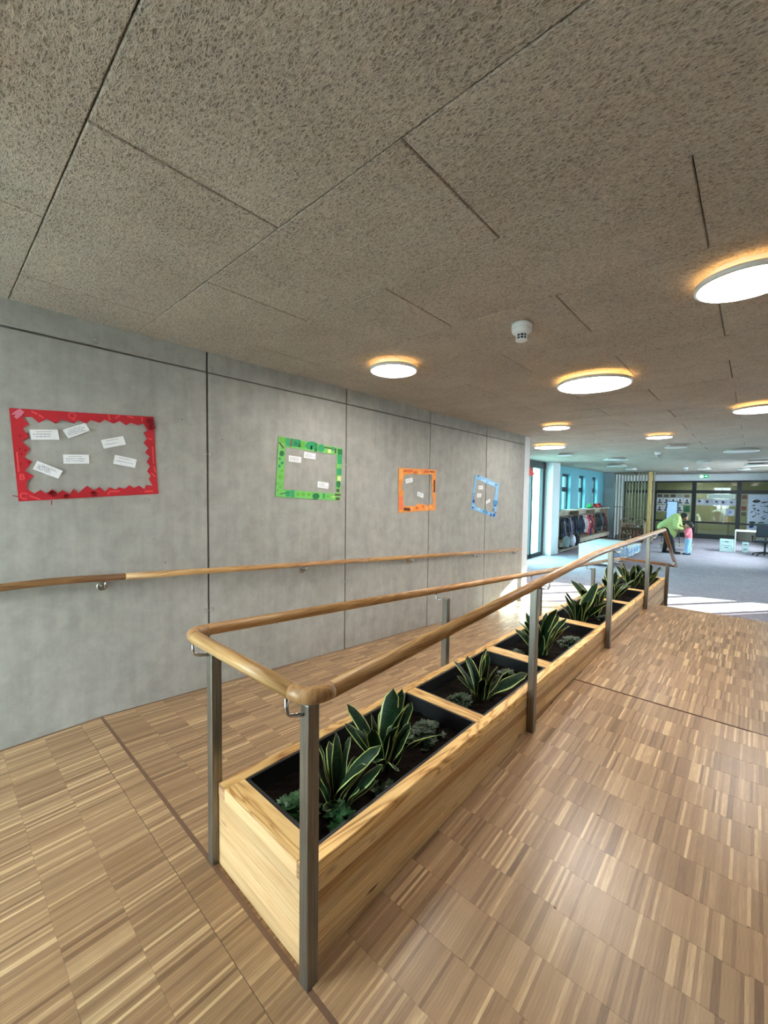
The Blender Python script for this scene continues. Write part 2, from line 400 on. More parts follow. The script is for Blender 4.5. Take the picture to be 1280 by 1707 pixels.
b = MB(); b.hexa([(WX, -2.2, -.05), (WX + .012, -2.2, -.05), (WX + .012, SEAM, -.05), (WX, SEAM, -.05), (WX, -2.2, .001), (WX + .012, -2.2, .001), (WX + .012, SEAM, .001), (WX, SEAM, .001)])
b.hexa([(WX, SEAM, -.6), (WX + .012, SEAM, -.6), (WX + .012, 7.16, -.6), (WX, 7.16, -.6), (WX, SEAM, .001), (WX + .012, SEAM, .001), (WX + .012, 7.16, zL(7.16) + .001), (WX, 7.16, zL(7.16) + .001)])
b.build('wall_joint_strip', MT['seam'], floor)
# --- carpet, outside ground
struct('floor_carpet', MB().box((-5.6, 7.0, -.9), (XR, 24.0, CARP)).box((-5.6, 5.0, -.9), (WX - .25, 7.0, CARP)), MT['carpet'])
struct('floor_outside', MB().box((-60, -60, -1.2), (60, 80, -.95)), MT['ground'])

# --- ceiling
cb_ = MB().box((-5.8, -2.4, CZ + .027), (.96, 30.2, CZ + .25))
cb_.hexa([(.96, -2.4, CZ + .027), (XR + .2, -2.4, CZ + .027), (XR + .2, 16.2, CZ + .027), (.96, 14.85, CZ + .027), (.96, -2.4, CZ + .25), (XR + .2, -2.4, CZ + .25), (XR + .2, 16.2, CZ + .25), (.96, 14.85, CZ + .25)])
ceil = struct('ceiling', cb_, MT['dark_void'])
ch_ = .004; pl = MB().add([(sx * (.6235 - i), sy * (.3108 - i), z) for i, z in ((ch_, 0), (0, ch_), (0, .026)) for sx, sy in ((-1, -1), (1, -1), (1, 1), (-1, 1))],
    [(3, 2, 1, 0)] + [(4 * a + j, 4 * a + (j + 1) % 4, 4 * a + 4 + (j + 1) % 4, 4 * a + 4 + j) for a in (0, 1) for j in range(4)]); plm = pl.mesh('ceiling_panel', MT['woodwool'])
far = MB()
kx = -6
for kk in range(-6, 51):
    y0 = 0.329 + .625 * kk; off = -1.432 if kk % 2 == 0 else -0.807
    for j in range(-4, 6):
        x0 = off + 1.25 * j; cxp, cyp = x0 + .625, y0 + .3125
        if cxp > XR or cxp < -5.7 or cyp > 30 or cyp < -2.3 or (cxp + .62 > .9 and cyp > 14.3 + .27 * cxp): continue
        if cyp < 12.2 and cxp < 2.6:
            o = bpy.data.objects.new('ceiling_panel', plm); o.location = (cxp, cyp, CZ); link(o, ceil)
        else: far.box((x0 + .002, y0 + .002, CZ), (x0 + 1.248, y0 + .623, CZ + .026))
fo = far.build('ceiling_panels', MT['woodwool'], ceil); fo['kind'] = 'stuff'

# --- concrete wall with its cast panels
wl = struct('wall_left', MB().box((WX - .25, -2.2, -.9), (WX - .010, 7.16, CZ + .02)), mc('joint_mortar', (96, 92, 86), .85))
ys = [-2.2, -1.46, -.018, 1.426, 2.842, 4.28, 5.757, 7.16]; G = .0075; ZJ = 2.35
holes = []
for a, c_ in zip(ys[:-1], ys[1:]):
    for z0, z1 in ((-.9, ZJ - .006), (ZJ + .006, CZ + .02)):
        jx = random.uniform(-.0012, .0012)
        bevel(MB().box((WX - .03, a + G, z0), (WX + jx, c_ - G, z1)).build('concrete_panel', MT['concrete'], wl), .003)
    holes += [(c_ - .025, 1.743), (c_ + .025, 1.743), (a + .74, 2.385), (c_ + .03, 2.385), (c_ - .025, .55), (c_ + .025, .55)]
th = MB().lathe([(.02, 0), (.02, .002), (.016, .003), (.013, .0005), (0, .0005)], n=16)
thm = th.mesh('tie_hole', MT['concrete'], True)
for hy, hz in holes:
    if hy > 7.1 or hy < -2: continue
    o = bpy.data.objects.new('tie_hole', thm); o.location = (WX + .0005, hy, hz); o.rotation_euler = (0, PI / 2, 0); link(o, wl)
struct('trim_1', MB().box((WX - .26, 7.16, -.9), (WX + .004, 7.38, CZ + .02)), MT['white_paint'])

# --- wall behind the camera with a glazed entrance
wb = MB()
GX = -1.6
wb.box((-5.6, -2.4, -.9), (-2.95, -2.2, CZ + .02)).box((GX, -2.4, -.9), (XR, -2.2, CZ + .02)).box((-2.95, -2.4, 2.38), (GX, -2.2, CZ + .02)).box((-2.95, -2.4, -.9), (GX, -2.2, -.01))
struct('wall_behind', wb, MT['white_paint'])
d1 = struct('door_1', MB().box((-2.95, -2.34, 0), (-2.87, -2.26, 2.38)).box((GX - .08, -2.34, 0), (GX, -2.26, 2.38)).box((-2.87, -2.34, 2.3), (GX - .08, -2.26, 2.38)).box((-2.32, -2.34, 0), (-2.24, -2.26, 2.3)), MT['grey_frame'])
for a, c_ in ((-2.87, -2.32), (-2.24, GX - .08)): MB().box((a, -2.304, 0.0), (c_, -2.296, 2.3)).build('pane', MT['glass'], d1)
struct('wall_right', MB().box((XR, -2.4, -.9), (XR + .2, 16.4, CZ + .02)), MT['white_paint'])

# --- slanted window front (sunlight) and side wall, right of the view
def fa(x, off=0): return 14.45 + .27 * x + off
def aseg(mb, x0, x1, z0, z1, t=.16):
    mb.hexa([(x0, fa(x0), z0), (x1, fa(x1), z0), (x1, fa(x1, t), z0), (x0, fa(x0, t), z0), (x0, fa(x0), z1), (x1, fa(x1), z1), (x1, fa(x1, t), z1), (x0, fa(x0, t), z1)])
SILL, HEAD = .94, 2.36
wa = MB(); aseg(wa, .8, XR, -.9, SILL); aseg(wa, .8, XR, HEAD, CZ + .02); aseg(wa, 5.42, XR, SILL, HEAD)
struct('wall_courtyard', wa, MT['white_paint'])
wf = MB()
for x in (.83, 1.59, 2.52, 3.45, 4.25, 5.2, 5.4): aseg(wf, x - .04, x + .04, SILL, HEAD, .1)
aseg(wf, .8, 5.42, SILL, SILL + .05, .08); aseg(wf, .8, 5.42, HEAD - .05, HEAD, .08)
w1 = struct('window_1', wf, MT['grey_frame'])
for a, c_ in zip((.86, 1.62, 2.55, 3.48, 4.28), (1.56, 2.49, 3.42, 4.22, 5.17)):
    p = MB(); p.hexa([(a, fa(a, .036), SILL + .05), (c_, fa(c_, .036), SILL + .05), (c_, fa(c_, .044), SILL + .05), (a, fa(a, .044), SILL + .05), (a, fa(a, .036), HEAD - .05), (c_, fa(c_, .036), HEAD - .05), (c_, fa(c_, .044), HEAD - .05), (a, fa(a, .044), HEAD - .05)])
    p.build('pane', MT['glass'], w1)
wq = MB().box((.8, fa(.8), -.9), (.96, 15.6, CZ + .02)).box((.8, 21.98, -.9), (.96, 30.2, CZ + .02)).box((.8, 15.6, -.9), (.96, 21.98, .5)).box((.8, 15.6, 2.3), (.96, 21.98, CZ + .02))
struct('wall_right_far', wq, MT['white_paint'])
w6m = MB().box((.84, 15.6, .5), (.92, 21.98, .57)).box((.84, 15.6, 2.22), (.92, 21.98, 2.3))
for y in (15.6, 17.17, 18.75, 20.32, 21.9): w6m.box((.84, y, .57), (.92, y + .08, 2.22))
w6 = struct('window_6', w6m, MT['grey_frame'])
for a, c_ in zip((15.68, 17.25, 18.83, 20.4), (17.17, 18.75, 20.32, 21.9)): MB().box((.876, a, .57), (.884, c_, 2.22)).build('pane', MT['glass'], w6)
struct('wall_sun_blocker', MB().box((3.3, 18.9, -.9), (3.6, 28.5, 4.3)), MT['white_paint'])  # unseen wall added to keep direct sun out of the far right windows

# --- left side of the far hall: glazed door, pier, turquoise wall with windows
XS = -5.02
ws = MB(); ws.box((XS - .25, 5.0, -.9), (XS, 10.9, CZ + .02)).box((-5.6, 4.9, -.9), (WX - .25, 5.0, CZ + .02))
struct('wall_side', ws, MT['white_paint'])
dr = struct('door_2', MB().box((XS - .1, 10.9, CARP), (XS, 10.98, 2.28)).box((XS - .1, 12.22, CARP), (XS, 12.34, 2.28)).box((XS - .1, 13.12, CARP), (XS, 13.3, 2.28)).box((XS - .12, 10.9, 2.28), (XS + .02, 13.3, CZ)).box((XS - .1, 10.98, CARP), (XS, 13.12, CARP + .12)), MT['grey_frame'])
MB().box((XS - .055, 10.98, CARP + .12), (XS - .045, 12.22, 2.28)).build('pane', MT['glass_green'], dr)
MB().box((XS - .055, 12.34, CARP + .12), (XS - .045, 13.12, 2.28)).build('pane', MT['glass_green'], dr)
MB().tube([(XS, 12.3, .3), (XS + .06, 12.3, .3), (XS + .06, 12.3, .75), (XS, 12.3, .75)], .012, 8).build('door_handle', MT['grey_frame'], dr)
struct('wall_pier', MB().box((XS - .3, 13.3, -.9), (-4.77, 13.95, CZ + .02)), MT['white_paint'])
XB = -5.15
bw = MB(); wins = [(15.3, 16.2), (17.2, 18.0), (19.0, 19.75)]; WZ0, WZ1 = .86, 2.24
edges = [13.95] + [v_ for w in wins for v_ in w] + [20.9]
for i in range(0, len(edges), 2): bw.box((XB - .35, edges[i], -.9), (XB, edges[i + 1], CZ + .02))
for a, c_ in wins: bw.box((XB - .35, a, -.9), (XB, c_, WZ0)).box((XB - .35, a, WZ1), (XB, c_, CZ + .02))
struct('wall_cloakroom', bw, MT['blue_wall'])
for i, (a, c_) in enumerate(wins):
    f = MB(); x0, x1 = XB - .2, XB - .13
    f.box((x0, a, WZ0), (x1, a + .07, WZ1)).box((x0, c_ - .07, WZ0), (x1, c_, WZ1)).box((x0, a + .07, WZ0), (x1, c_ - .07, WZ0 + .07)).box((x0, a + .07, WZ1 - .1), (x1, c_ - .07, WZ1)).box((x0, a + .07, 1.58), (x1, c_ - .07, 1.76))
    w = struct('window_%d' % (i + 2), f, MT['grey_frame'])
    for z0, z1 in ((WZ0 + .07, 1.58), (1.76, WZ1 - .1)): MB().box((XB - .17, a + .07, z0), (XB - .163, c_ - .07, z1)).build('pane', MT['glass_green'], w)
struct('wall_return', MB().box((XB - .35, 20.9, -.9), (-4.72, 21.15, CZ + .02)), MT['white_paint'])

# --- far glazed partition and the room behind it
YB = 24.0
wp = MB().box((-5.6, YB, 2.2), (.96, YB + .2, CZ + .02)).box((-5.6, YB, -.9), (.96, YB + .2, CARP)).box((-5.6, 21.15, -.9), (-5.0, YB, CZ + .02))
struct('wall_back', wp, MT['white_paint'])
gf = MB(); gf.box((-5.0, YB + .02, 2.12), (.8, YB + .1, 2.2)).box((-5.0, YB + .02, 1.61), (.8, YB + .1, 1.76)).box((-5.0, YB + .02, .23), (.8, YB + .1, .31)).box((-5.0, YB + .02, CARP), (.8, YB + .1, CARP + .22))
for a, c_ in ((-5.0, -4.9), (-3.72, -3.58), (-2.18, -2.02), (-.58, -.43), (.7, .8)): gf.box((a, YB, CARP), (c_, YB + .12, 2.2))
w5 = struct('window_5', gf, MT['grey_frame'])
for a, c_ in ((-4.9, -3.72), (-3.58, -2.18), (-2.02, -.58), (-.43, .7)):
    for z0, z1 in ((CARP + .22, .23), (.31, 1.61), (1.76, 2.12)): MB().box((a, YB + .055, z0), (c_, YB + .063, z1)).build('pane', MT['glass'], w5)
br_ = MB().box((-5.6, 30.0, -.9), (.96, 30.2, CZ + .02)).box((-5.8, YB + .2, -.9), (-5.6, 30.2, CZ + .02))
struct('wall_backroom', br_, MT['yellow_wall'])
struct('floor_backroom', MB().box((-5.6, YB + .2, -.9), (.8, 30, CARP)), mc('grey_green_vinyl', (128, 138, 120), 0.3))

# ================================================================== PLANTER
PX0, PX1, PY0, PY1 = -1.515, -.955, .735, 7.48
def zrim(y): return .325 - .0148 * (y - PY0)
planter = thing('planter_box', (XD, PY0, 0), 'long pine planter box with black liners between ramp and landing', 'planter')
def slope_board(name, x0, x1, y0, y1, d0, d1, mat, parent=planter, bv=.0025):
    """board running along the planter; d0/d1 = depth of its top/bottom below the rim line"""
    m_ = MB(); m_.hexa([(x0, y0, zrim(y0) - d1), (x1, y0, zrim(y0) - d1), (x1, y1, zrim(y1) - d1), (x0, y1, zrim(y1) - d1), (x0, y0, zrim(y0) - d0), (x1, y0, zrim(y0) - d0), (x1, y1, zrim(y1) - d0), (x0, y1, zrim(y1) - d0)])
    o = m_.build(name, mat, parent)
    if bv: bevel(o, bv)
    return o
# rim boards
slope_board('rim_board', PX1 - .05, PX1, PY0, PY1, 0, .048, [MT['pine_rim']])
slope_board('rim_board', PX0, PX0 + .05, PY0, PY1, 0, .048, [MT['pine_rim']])
slope_board('rim_board', PX0 + .051, PX1 - .051, PY0 + .004, PY0 + .082, 0, .048, [MT['pine_rim_x']])
slope_board('rim_board', PX0 + .051, PX1 - .051, PY1 - .07, PY1, 0, .048, [MT['pine_rim_x']])
for x0 in (PX1 - .0495, PX0 + .0005):
    MB().box((x0, PY0 - .0012, zrim(PY0) - .0475), (x0 + .049, PY0 + .002, zrim(PY0) - .0005)).build('end_grain_face', MT['end_grain'], planter)
# side lamellae (glued planks), right side
for (d0, d1, mats) in ((.049, .098, ['pine', 'pine']), (.0985, .142, ['pine_dk', 'pine_dk']), (.1425, .20, ['pine', 'pine']), (.2005, .262, ['pine_dk', 'pine']), (.2625, .34, ['pine', 'pine'])):
    y = PY0 + .002
    while y < PY1 - .1:
        L = random.uniform(.7, 1.5); y1 = min(y + L, PY1 - .002)
        if PY1 - y1 < .3: y1 = PY1 - .002
        slope_board('side_plank', PX1 - .028, PX1 - .001 + random.uniform(-.0006, .0006), y, y1 - .0006, d0, d1, [MT[random.choice(mats)]], bv=.0008); y = y1
# left side, taller because the ramp drops
for (d0, d1) in ((.049, .14), (.1405, .24), (.2405, .34), (.3405, .44), (.4405, .54), (.5405, .64), (.6405, .75)):
    y = PY0 + .002 if d1 < .4 else PY0 + (d0 - .33) / .06
    y = max(y, PY0 + .002)
    while y < PY1 - .1:
        y1 = min(y + random.uniform(1.2, 2.2), PY1 - .002)
        if PY1 - y1 < .4: y1 = PY1 - .002
        slope_board('side_plank', PX0 + .001, PX0 + .028, y, y1 - .0006, d0, d1, [MT['pine']], bv=.0008); y = y1
# end panels
zt = zrim(PY0) - .049; hs = [0, .052, .085, .118, .172, .215, zt + .003]
for a, c_ in zip(hs[:-1], hs[1:]):
    bevel(MB().box((PX0 + .002, PY0, zt - c_ + .0004), (PX1 - .002, PY0 + .028, zt - a)).build('end_plank', MT['pine_x'], planter), .0008)
bevel(MB().box((PX0 + .03, PY0 - .0006, zrim(PY0) - .049), (PX1 - .051, PY0 + .003, zrim(PY0) - .001)).build('end_plank', MT['pine_x'], planter), .0006)
zf = zrim(PY1) - .049
for i in range(6):
    MB().box((PX0 + .002, PY1 - .028, max(CARP, zf - .11 * (i + 1) + .0004)), (PX1 - .002, PY1, zf - .11 * i)).build('end_plank', MT['pine_x'], planter)
# dividers, liners, soil
dv = [(1.845, 1.925), (2.79, 2.905), (3.98, 4.10), (5.2, 5.31), (6.1, 6.2)]
for a, c_ in dv: slope_board('divider_board', PX0 + .0505, PX1 - .0505, a, c_, .0005, .048, [MT['pine_rim_x']])
secs = list(zip([PY0 + .085] + [d[1] for d in dv], [d[0] for d in dv] + [PY1 - .072]))
def soil_z(y): return zrim(y) - .085
for a, c_ in secs:
    x0, x1 = PX0 + .052, PX1 - .052; t = .012; zt_ = zrim((a + c_) / 2); sl = -.0148
    def P(x, y, z): return (x, y, zrim(y) + z)
    m_ = MB(); y0, y1 = a + .001, c_ - .001; dz = -.004
    for (ax, bx, ay, by) in ((x0, x0 + t, y0, y1), (x1 - t, x1, y0, y1), (x0 + t, x1 - t, y0, y0 + t), (x0 + t, x1 - t, y1 - t, y1)):
        m_.hexa([P(ax, ay, -.2), P(bx, ay, -.2), P(bx, by, -.2), P(ax, by, -.2), P(ax, ay, dz), P(bx, ay, dz), P(bx, by, dz), P(ax, by, dz)])
    tray = m_.build('liner_tray', MT['black_tray'], planter)
    nx, ny = 14, max(10, int((c_ - a) / .035)); vs = []; fs = []
    for j in range(ny + 1):
        for i in range(nx + 1):
            X = x0 + t + (x1 - x0 - 2 * t) * i / nx; Y = y0 + t + (y1 - y0 - 2 * t) * j / ny
            vs.append((X, Y, soil_z(Y) + random.uniform(-.008, .008)))
    for j in range(ny):
        for i in range(nx): q = j * (nx + 1) + i; fs.append((q, q + 1, q + nx + 2, q + nx + 1))
    so = MB().add(vs, fs).build('soil', MT['soil'], tray, smooth=True); so['kind'] = 'stuff'

# ================================================================== RAILINGS
RR = .0235
rail = thing('handrail', (XD, .66, 0), 'oak handrail loop on steel posts running around the planter', 'handrail')
XLr, XRr = -1.62, -.855
A = Vector((XLr, .665, .912)); B = Vector((XRr, .665, .915)); Cc = Vector((XRr, 3.3, 1.035)); D = Vector((XRr, 6.42, 1.03)); E_ = Vector((XRr, 7.70, .395)); F = Vector((XLr, 7.70, .42))
br0 = .075
def rseg(p, q, mat, name='rail', trim0=br0, trim1=br0):
    d = (q - p).normalized(); return MB().tube([p + d * trim0, q - d * trim1], RR, 18).build(name, MT[mat], rail, smooth=True)
def rbend(p, c_, q, mat='oak_bend'):
    a = c_ + (p - c_).normalized() * br0; b_ = c_ + (q - c_).normalized() * br0
    pts = [a * (1 - t) ** 2 + c_ * 2 * t * (1 - t) + b_ * t * t for t in [i / 12 for i in range(13)]]
    return MB().tube(pts, RR, 18).build('rail_bend', MT[mat], rail, smooth=True)
rseg(A, B, 'oak_rail_x'); rbend(F, A, B); rbend(A, B, Cc)
MB().tube(rounded([B + (Cc - B).normalized() * br0, Cc, D - (D - Cc).normalized() * .03], .15), RR, 18).build('rail', MT['oak_rail'], rail, smooth=True)
MB().tube(rounded([D - (D - Cc).normalized() * .03, D, D + (E_ - D).normalized() * .03], .03), RR, 18).build('rail_bend', MT['oak_bend'], rail, smooth=True)
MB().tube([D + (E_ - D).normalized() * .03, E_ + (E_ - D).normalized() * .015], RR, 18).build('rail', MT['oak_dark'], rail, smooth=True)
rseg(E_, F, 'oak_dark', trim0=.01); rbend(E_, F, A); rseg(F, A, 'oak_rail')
def railzL(y): return A.z + (F.z - A.z) * (y - A.y) / (F.y - A.y)
def railzR(y):
    if y < Cc.y: return B.z + (Cc.z - B.z) * (y - B.y) / (Cc.y - B.y)
    if y < D.y: return Cc.z + (D.z - Cc.z) * (y - Cc.y) / (D.y - Cc.y)
    return D.z + (E_.z - D.z) * (y - D.y) / (E_.y - D.y)
def post(x0, y0, z0, z1):
    o = MB().box((x0, y0, z0), (x0 + .042, y0 + .042, z1)).build('post', MT['steel'], rail); bevel(o, .004, 2); return o
def bracket(p, q, down):
    """hook from post face p to below the rail point q"""
    p = Vector(p); q = Vector(q); low = Vector((q.x, q.y, p.z))
    m_ = MB().tube(rounded([p, low, q], .03, 5), .006, 8)
    return m_.build('bracket', MT['steel_bright'], rail, smooth=True)
for y in (.706, 2.354, 4.076, 5.84, 7.46):
    zb = zR(y) if y < LAND else CARP; zt_ = railzR(y + .02) - .048
    if y < 1: zt_ = .862
    post(-.955, y, zb, zt_)
    if y < 1: bracket((-.934, y, zt_ - .03), (-.96, .665, B.z - RR), 0)
    else: bracket((-.914, y + .021, zt_ - .02), (XRr, y + .021, railzR(y + .02) - RR), 0)
    MB().box((XRr - .012, y - .015, railzR(y + .02) - RR - .004), (XRr + .012, y + .055, railzR(y + .02) - RR + .004)).build('bracket_plate', MT['steel_bright'], rail) if y > 1 else None
for y in (.71, 2.335, 4.0, 5.83, 7.46):
    zt_ = railzL(y + .02) - .04
    post(-1.557, y, zL(y) - .004, zt_)
    if y < 1: bracket((-1.536, y, zt_ - .03), (-1.57, .665, A.z - RR), 0)
    else: bracket((-1.556, y + .021, zt_ - .018), (XLr, y + .021, railzL(y + .02) - RR), 0)

wr = thing('wall_handrail', (WX + .07, .4, .6), 'oak handrail fixed along the concrete wall on steel brackets', 'handrail')
xw = WX + .07; yk = .468; zk = .930
def wz(y): return zk if y < yk else zk - .0663 * (y - yk)
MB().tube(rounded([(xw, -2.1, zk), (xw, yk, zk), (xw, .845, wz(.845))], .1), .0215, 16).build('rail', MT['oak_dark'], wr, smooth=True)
MB().tube([(xw, .845, wz(.845)), (xw, 3.1, wz(3.1))], .0215, 16).build('rail', MT['oak_rail'], wr, smooth=True)
MB().tube([(xw, 3.1, wz(3.1)), (xw, 6.95, wz(6.95))], .0215, 16).build('rail', MT['oak_rail'], wr, smooth=True)
for y in (-.85, .735, 2.30, 3.88, 5.46, 6.8):
    b_ = MB().tube(rounded([(WX + .012, y, wz(y) - .062), (xw, y, wz(y) - .062), (xw, y, wz(y) - .02)], .02, 4), .006, 8).build('bracket', MT['steel_bright'], wr, smooth=True)
    o = MB().lathe([(0, 0), (.031, 0), (.031, .004), (.029, .006), (0, .006)], n=20).build('wall_plate', MT['steel_bright'], b_); o.matrix_parent_inverse = Matrix.Identity(4)
    o.parent = None; o.location = (0, 0, 0); o.data.transform(Matrix.Translation((WX, y, wz(y) - .062)) @ Matrix.Rotation(PI / 2, 4, 'Y')); o.parent = b_

# ================================================================== PLANTS
def leaf_mesh(i):
    r = random.Random(100 + i); L = 1.0; n = 9; W = r.uniform(.11, .15); bend = r.uniform(.02, .5); tw = r.uniform(-1.1, 1.1); wav = r.uniform(.01, .06); ph = r.uniform(0, 6)
    vs = []; fs = []; mi = []; cols = [-1, -.84, 0, .84, 1]
    for j in range(n + 1):
        t = j / n; w = W * (.34 + 1.25 * t ** .8 * (1 - t) ** .62) if t < 1 else .002
        w = min(w, W); cy = bend * t * t; cz = L * (t - .25 * bend * t * t); a = tw * t
        for c_ in cols:
            u = c_ * w; d = -.35 * w * (1 - c_ * c_) + wav * math.sin(ph + t * 9 + c_ * 1.2) * abs(c_) * .5
            vs.append((u * math.cos(a) - d * math.sin(a), cy + u * math.sin(a) + d * math.cos(a), cz))
    m_ = MB(); m_.v = vs
    for j in range(n):
        for k_ in range(4):
            q = j * 5 + k_; m_.f.append((q, q + 1, q + 6, q + 5)); m_.mi.append(1 if k_ in (0, 3) or j == n - 1 and False else 0)
    return m_.mesh('leaf', [MT['leaf'], MT['leaf_edge']], True)
LEAF = [leaf_mesh(i) for i in range(9)]
def snake(x, y, n, h, spread, label, seed, up=1.0):
    r = random.Random(seed); root = thing('snake_plant', (x, y, soil_z(y) - .004), label, 'plant', 'snake plants in the planter box')
    for i in range(n):
        a = 2 * PI * i / n * 1.62 + r.uniform(-.3, .3); q = i / n; rad = spread * .28 * (q ** .7)
        o = bpy.data.objects.new('leaf', LEAF[r.randrange(9)]); s = h * 1.12 * r.uniform(.55, 1.0) * (1.0 - .25 * q)
        tilt = r.uniform(-.05, .15) + .6 * up * q * r.uniform(.2, 1.3)
        o.location = (x + rad * math.cos(a), y + rad * math.sin(a), soil_z(y) - .006)
        o.rotation_euler = (Matrix.Rotation(a - PI / 2, 3, 'Z') @ Matrix.Rotation(-tilt, 3, 'X')).to_euler()
        ws_ = s * r.uniform(.85, 1.2); o.scale = (ws_, ws_, s); link(o, root)
    return root
snake(-1.17, 1.05, 18, .28, .2, 'snake plant with a curled leaf behind the front steel post', 11)
snake(-1.205, 1.36, 19, .32, .22, 'snake plant with broad upright leaves in the nearest planter section', 24)
snake(-1.20, 2.25, 12, .33, .2, 'snake plant alone in the second planter section', 31)
snake(-1.215, 3.24, 16, .40, .22, 'snake plant in the third planter section, behind a steel post', 43, .55)
snake(-1.25, 4.32, 13, .44, .22, 'spreading snake plant at the front of the fourth planter section', 55, .55)
snake(-1.22, 4.72, 12, .42, .2, 'snake plant at the rear of the fourth planter section', 62, .55)
snake(-1.25, 5.62, 12, .42, .2, 'snake plant in the fifth planter section beside the top post', 71, .55)
snake(-1.25, 6.62, 14, .44, .2, 'snake plant in the farthest planter section, left', 83, .55)
snake(-1.12, 6.95, 11, .40, .18, 'snake plant in the farthest planter section, right', 92, .55)
def cover(x, y, rad, n, label, seed, mat='ground_leaf', h=.07):
    r = random.Random(seed); root = thing('ground_plant', (x, y, soil_z(y)), label, 'plant', 'low leafy plants in the planter box')
    m_ = MB(); st = MB()
    for i in range(n):
        a = r.uniform(0, 2 * PI); d = rad * math.sqrt(r.random()); px, py = x + d * math.cos(a) * .8, y + d * math.sin(a) * 1.1
        pz = soil_z(y) + .008 + h * (1 - (d / rad) ** 2) * r.uniform(.5, 1.0); b0 = r.uniform(0, 2 * PI)
        for q in range(6):
            th_ = b0 + q * 1.05; tl = r.uniform(.1, .8); s_ = r.uniform(.018, .03)
            e = Vector((math.cos(th_) * math.cos(tl), math.sin(th_) * math.cos(tl), math.sin(tl))); sd = Vector((-math.sin(th_), math.cos(th_), 0))
            c0 = Vector((px, py, pz)); m_.add([c0, c0 + e * s_ * .6 + sd * s_ * .36, c0 + e * s_ * 1.15 + Vector((0, 0, -.002)), c0 + e * s_ * .6 - sd * s_ * .36], [(0, 1, 2, 3)])
        st.tube([(px, py, soil_z(y) - .004), (px, py, pz)], .0018, 4, False)
    o = m_.build('foliage', MT[mat], root); o['kind'] = 'stuff'; o = st.build('stems', MT['ground_leaf2'], root); o['kind'] = 'stuff'
cover(-1.245, .895, .085, 70, 'dense round dark green plant in the front left planter corner', 1, h=.085)
cover(-1.10, .99, .05, 16, 'small dark green plant right of the front steel post', 2)
cover(-1.10, 1.22, .05, 8, 'sparse seedling between the two nearest snake plants', 8, 'ground_leaf2', .03)
cover(-1.19, 1.66, .11, 46, 'low leafy plant at the back of the nearest planter section', 3, 'ground_leaf2', .06)
cover(-1.25, 2.08, .09, 40, 'low leafy plant at the front of the second planter section', 4, 'ground_leaf2', .04)
cover(-1.2, 2.62, .08, 34, 'low leafy plant at the back of the second planter section', 5, 'ground_leaf2', .045)
cover(-1.33, 3.05, .06, 20, 'low leafy plant at the front of the third planter section', 9, 'ground_leaf2', .04)
cover(-1.1, 3.62, .12, 44, 'low leafy plant at the back of the third planter section', 6, 'ground_leaf2', .06)
cover(-1.08, 4.62, .09, 30, 'low leafy plant at the right edge of the fourth planter section', 7, 'ground_leaf2', .06)

# ================================================================== CEILING LIGHTS AND DETECTORS
MT['lamp_on'] = emit('lamp_diffuser_lit', (255, 248, 238), 26.0)
MT['lamp_back'] = emit('lamp_backlight', (255, 196, 116), 3.0)
MT['lamp_off'] = plain('lamp_diffuser_unlit', (214, 218, 224), 0.35, 0, 0.02)
MT['lamp_rim'] = plain('lamp_rim', (216, 214, 210), 0.4, 0, 0.02)
def lamp(x, y, r, lit, label):
    root = thing('ceiling_light', (x, y, CZ), label, 'ceiling light', 'round ceiling lights')
    z = CZ - .062
    MB().lathe([(r - .012, 0), (r, .004), (r, .022), (r - .006, .026), (r - .012, .02), (r - .012, 0)], (x, y, z), 40).build('rim', MT['lamp_rim'], root, smooth=True)
    MB().lathe([(0, .003), (r - .012, .003)], (x, y, z), 40).build('diffuser', MT['lamp_on' if lit else 'lamp_off'], root)
    MB().lathe([(r - .006, .024), (r * .8, .024), (r * .8, .062), (0, .062)], (x, y, z), 40).build('mounting_plate', MT['lamp_rim'], root)
    if lit: MB().lathe([(r - .008, .0262), (r * .8 + .003, .0262)], (x, y, z), 40).build('backlight', MT['lamp_back'], root)
S_, B_ = .19, .30
for a in [(-2.19, 2.53, S_, 1, 'small lit round light nearest the concrete wall, left of the smoke detector'), (-1.1, 3.98, B_, 1, 'large lit round light right of the smoke detector'),
          (-.07, 2.53, S_, 1, 'lit round light cut by the right edge of the photo'), (0.02, 6.24, .25, 1, 'lit round light at the right edge, further away'),
          (-2.2, 6.2, S_, 1, 'small lit round light above the end of the concrete wall'), (-3.19, 8.65, B_, 1, 'large lit round light just past the end of the concrete wall'),
          (-1.22, 8.2, S_, 1, 'small lit round light in the middle of the hall ceiling'), (-1.42, -.16, S_, 1, 'lit round light above the photographer, glowing at the top left corner'),
          (-3.54, 10.65, S_, 0, 'small unlit round light near the glazed door'), (-1.21, 10.1, S_, 0, 'small unlit round light nearest to the lit ones'),
          (-2.88, 12.72, B_, 0, 'large unlit round light left of the small detector'), (-.25, 11.73, B_, 0, 'large unlit round light at the right of the hall ceiling'),
          (-3.47, 15.5, B_, 0, 'large unlit round light in front of the cloakroom windows'), (-1.09, 14.8, S_, 0, 'small unlit round light halfway along the hall'),
          (0.02, 17.3, B_, 0, 'large unlit round light at the far right edge'), (-3.52, 17.93, S_, 0, 'small unlit round light in front of the slatted screen'),
          (-1.37, 18.7, S_, 0, 'small unlit round light above the two people'), (-.31, 19.7, S_, 0, 'small unlit round light above the desk')]: lamp(*a)
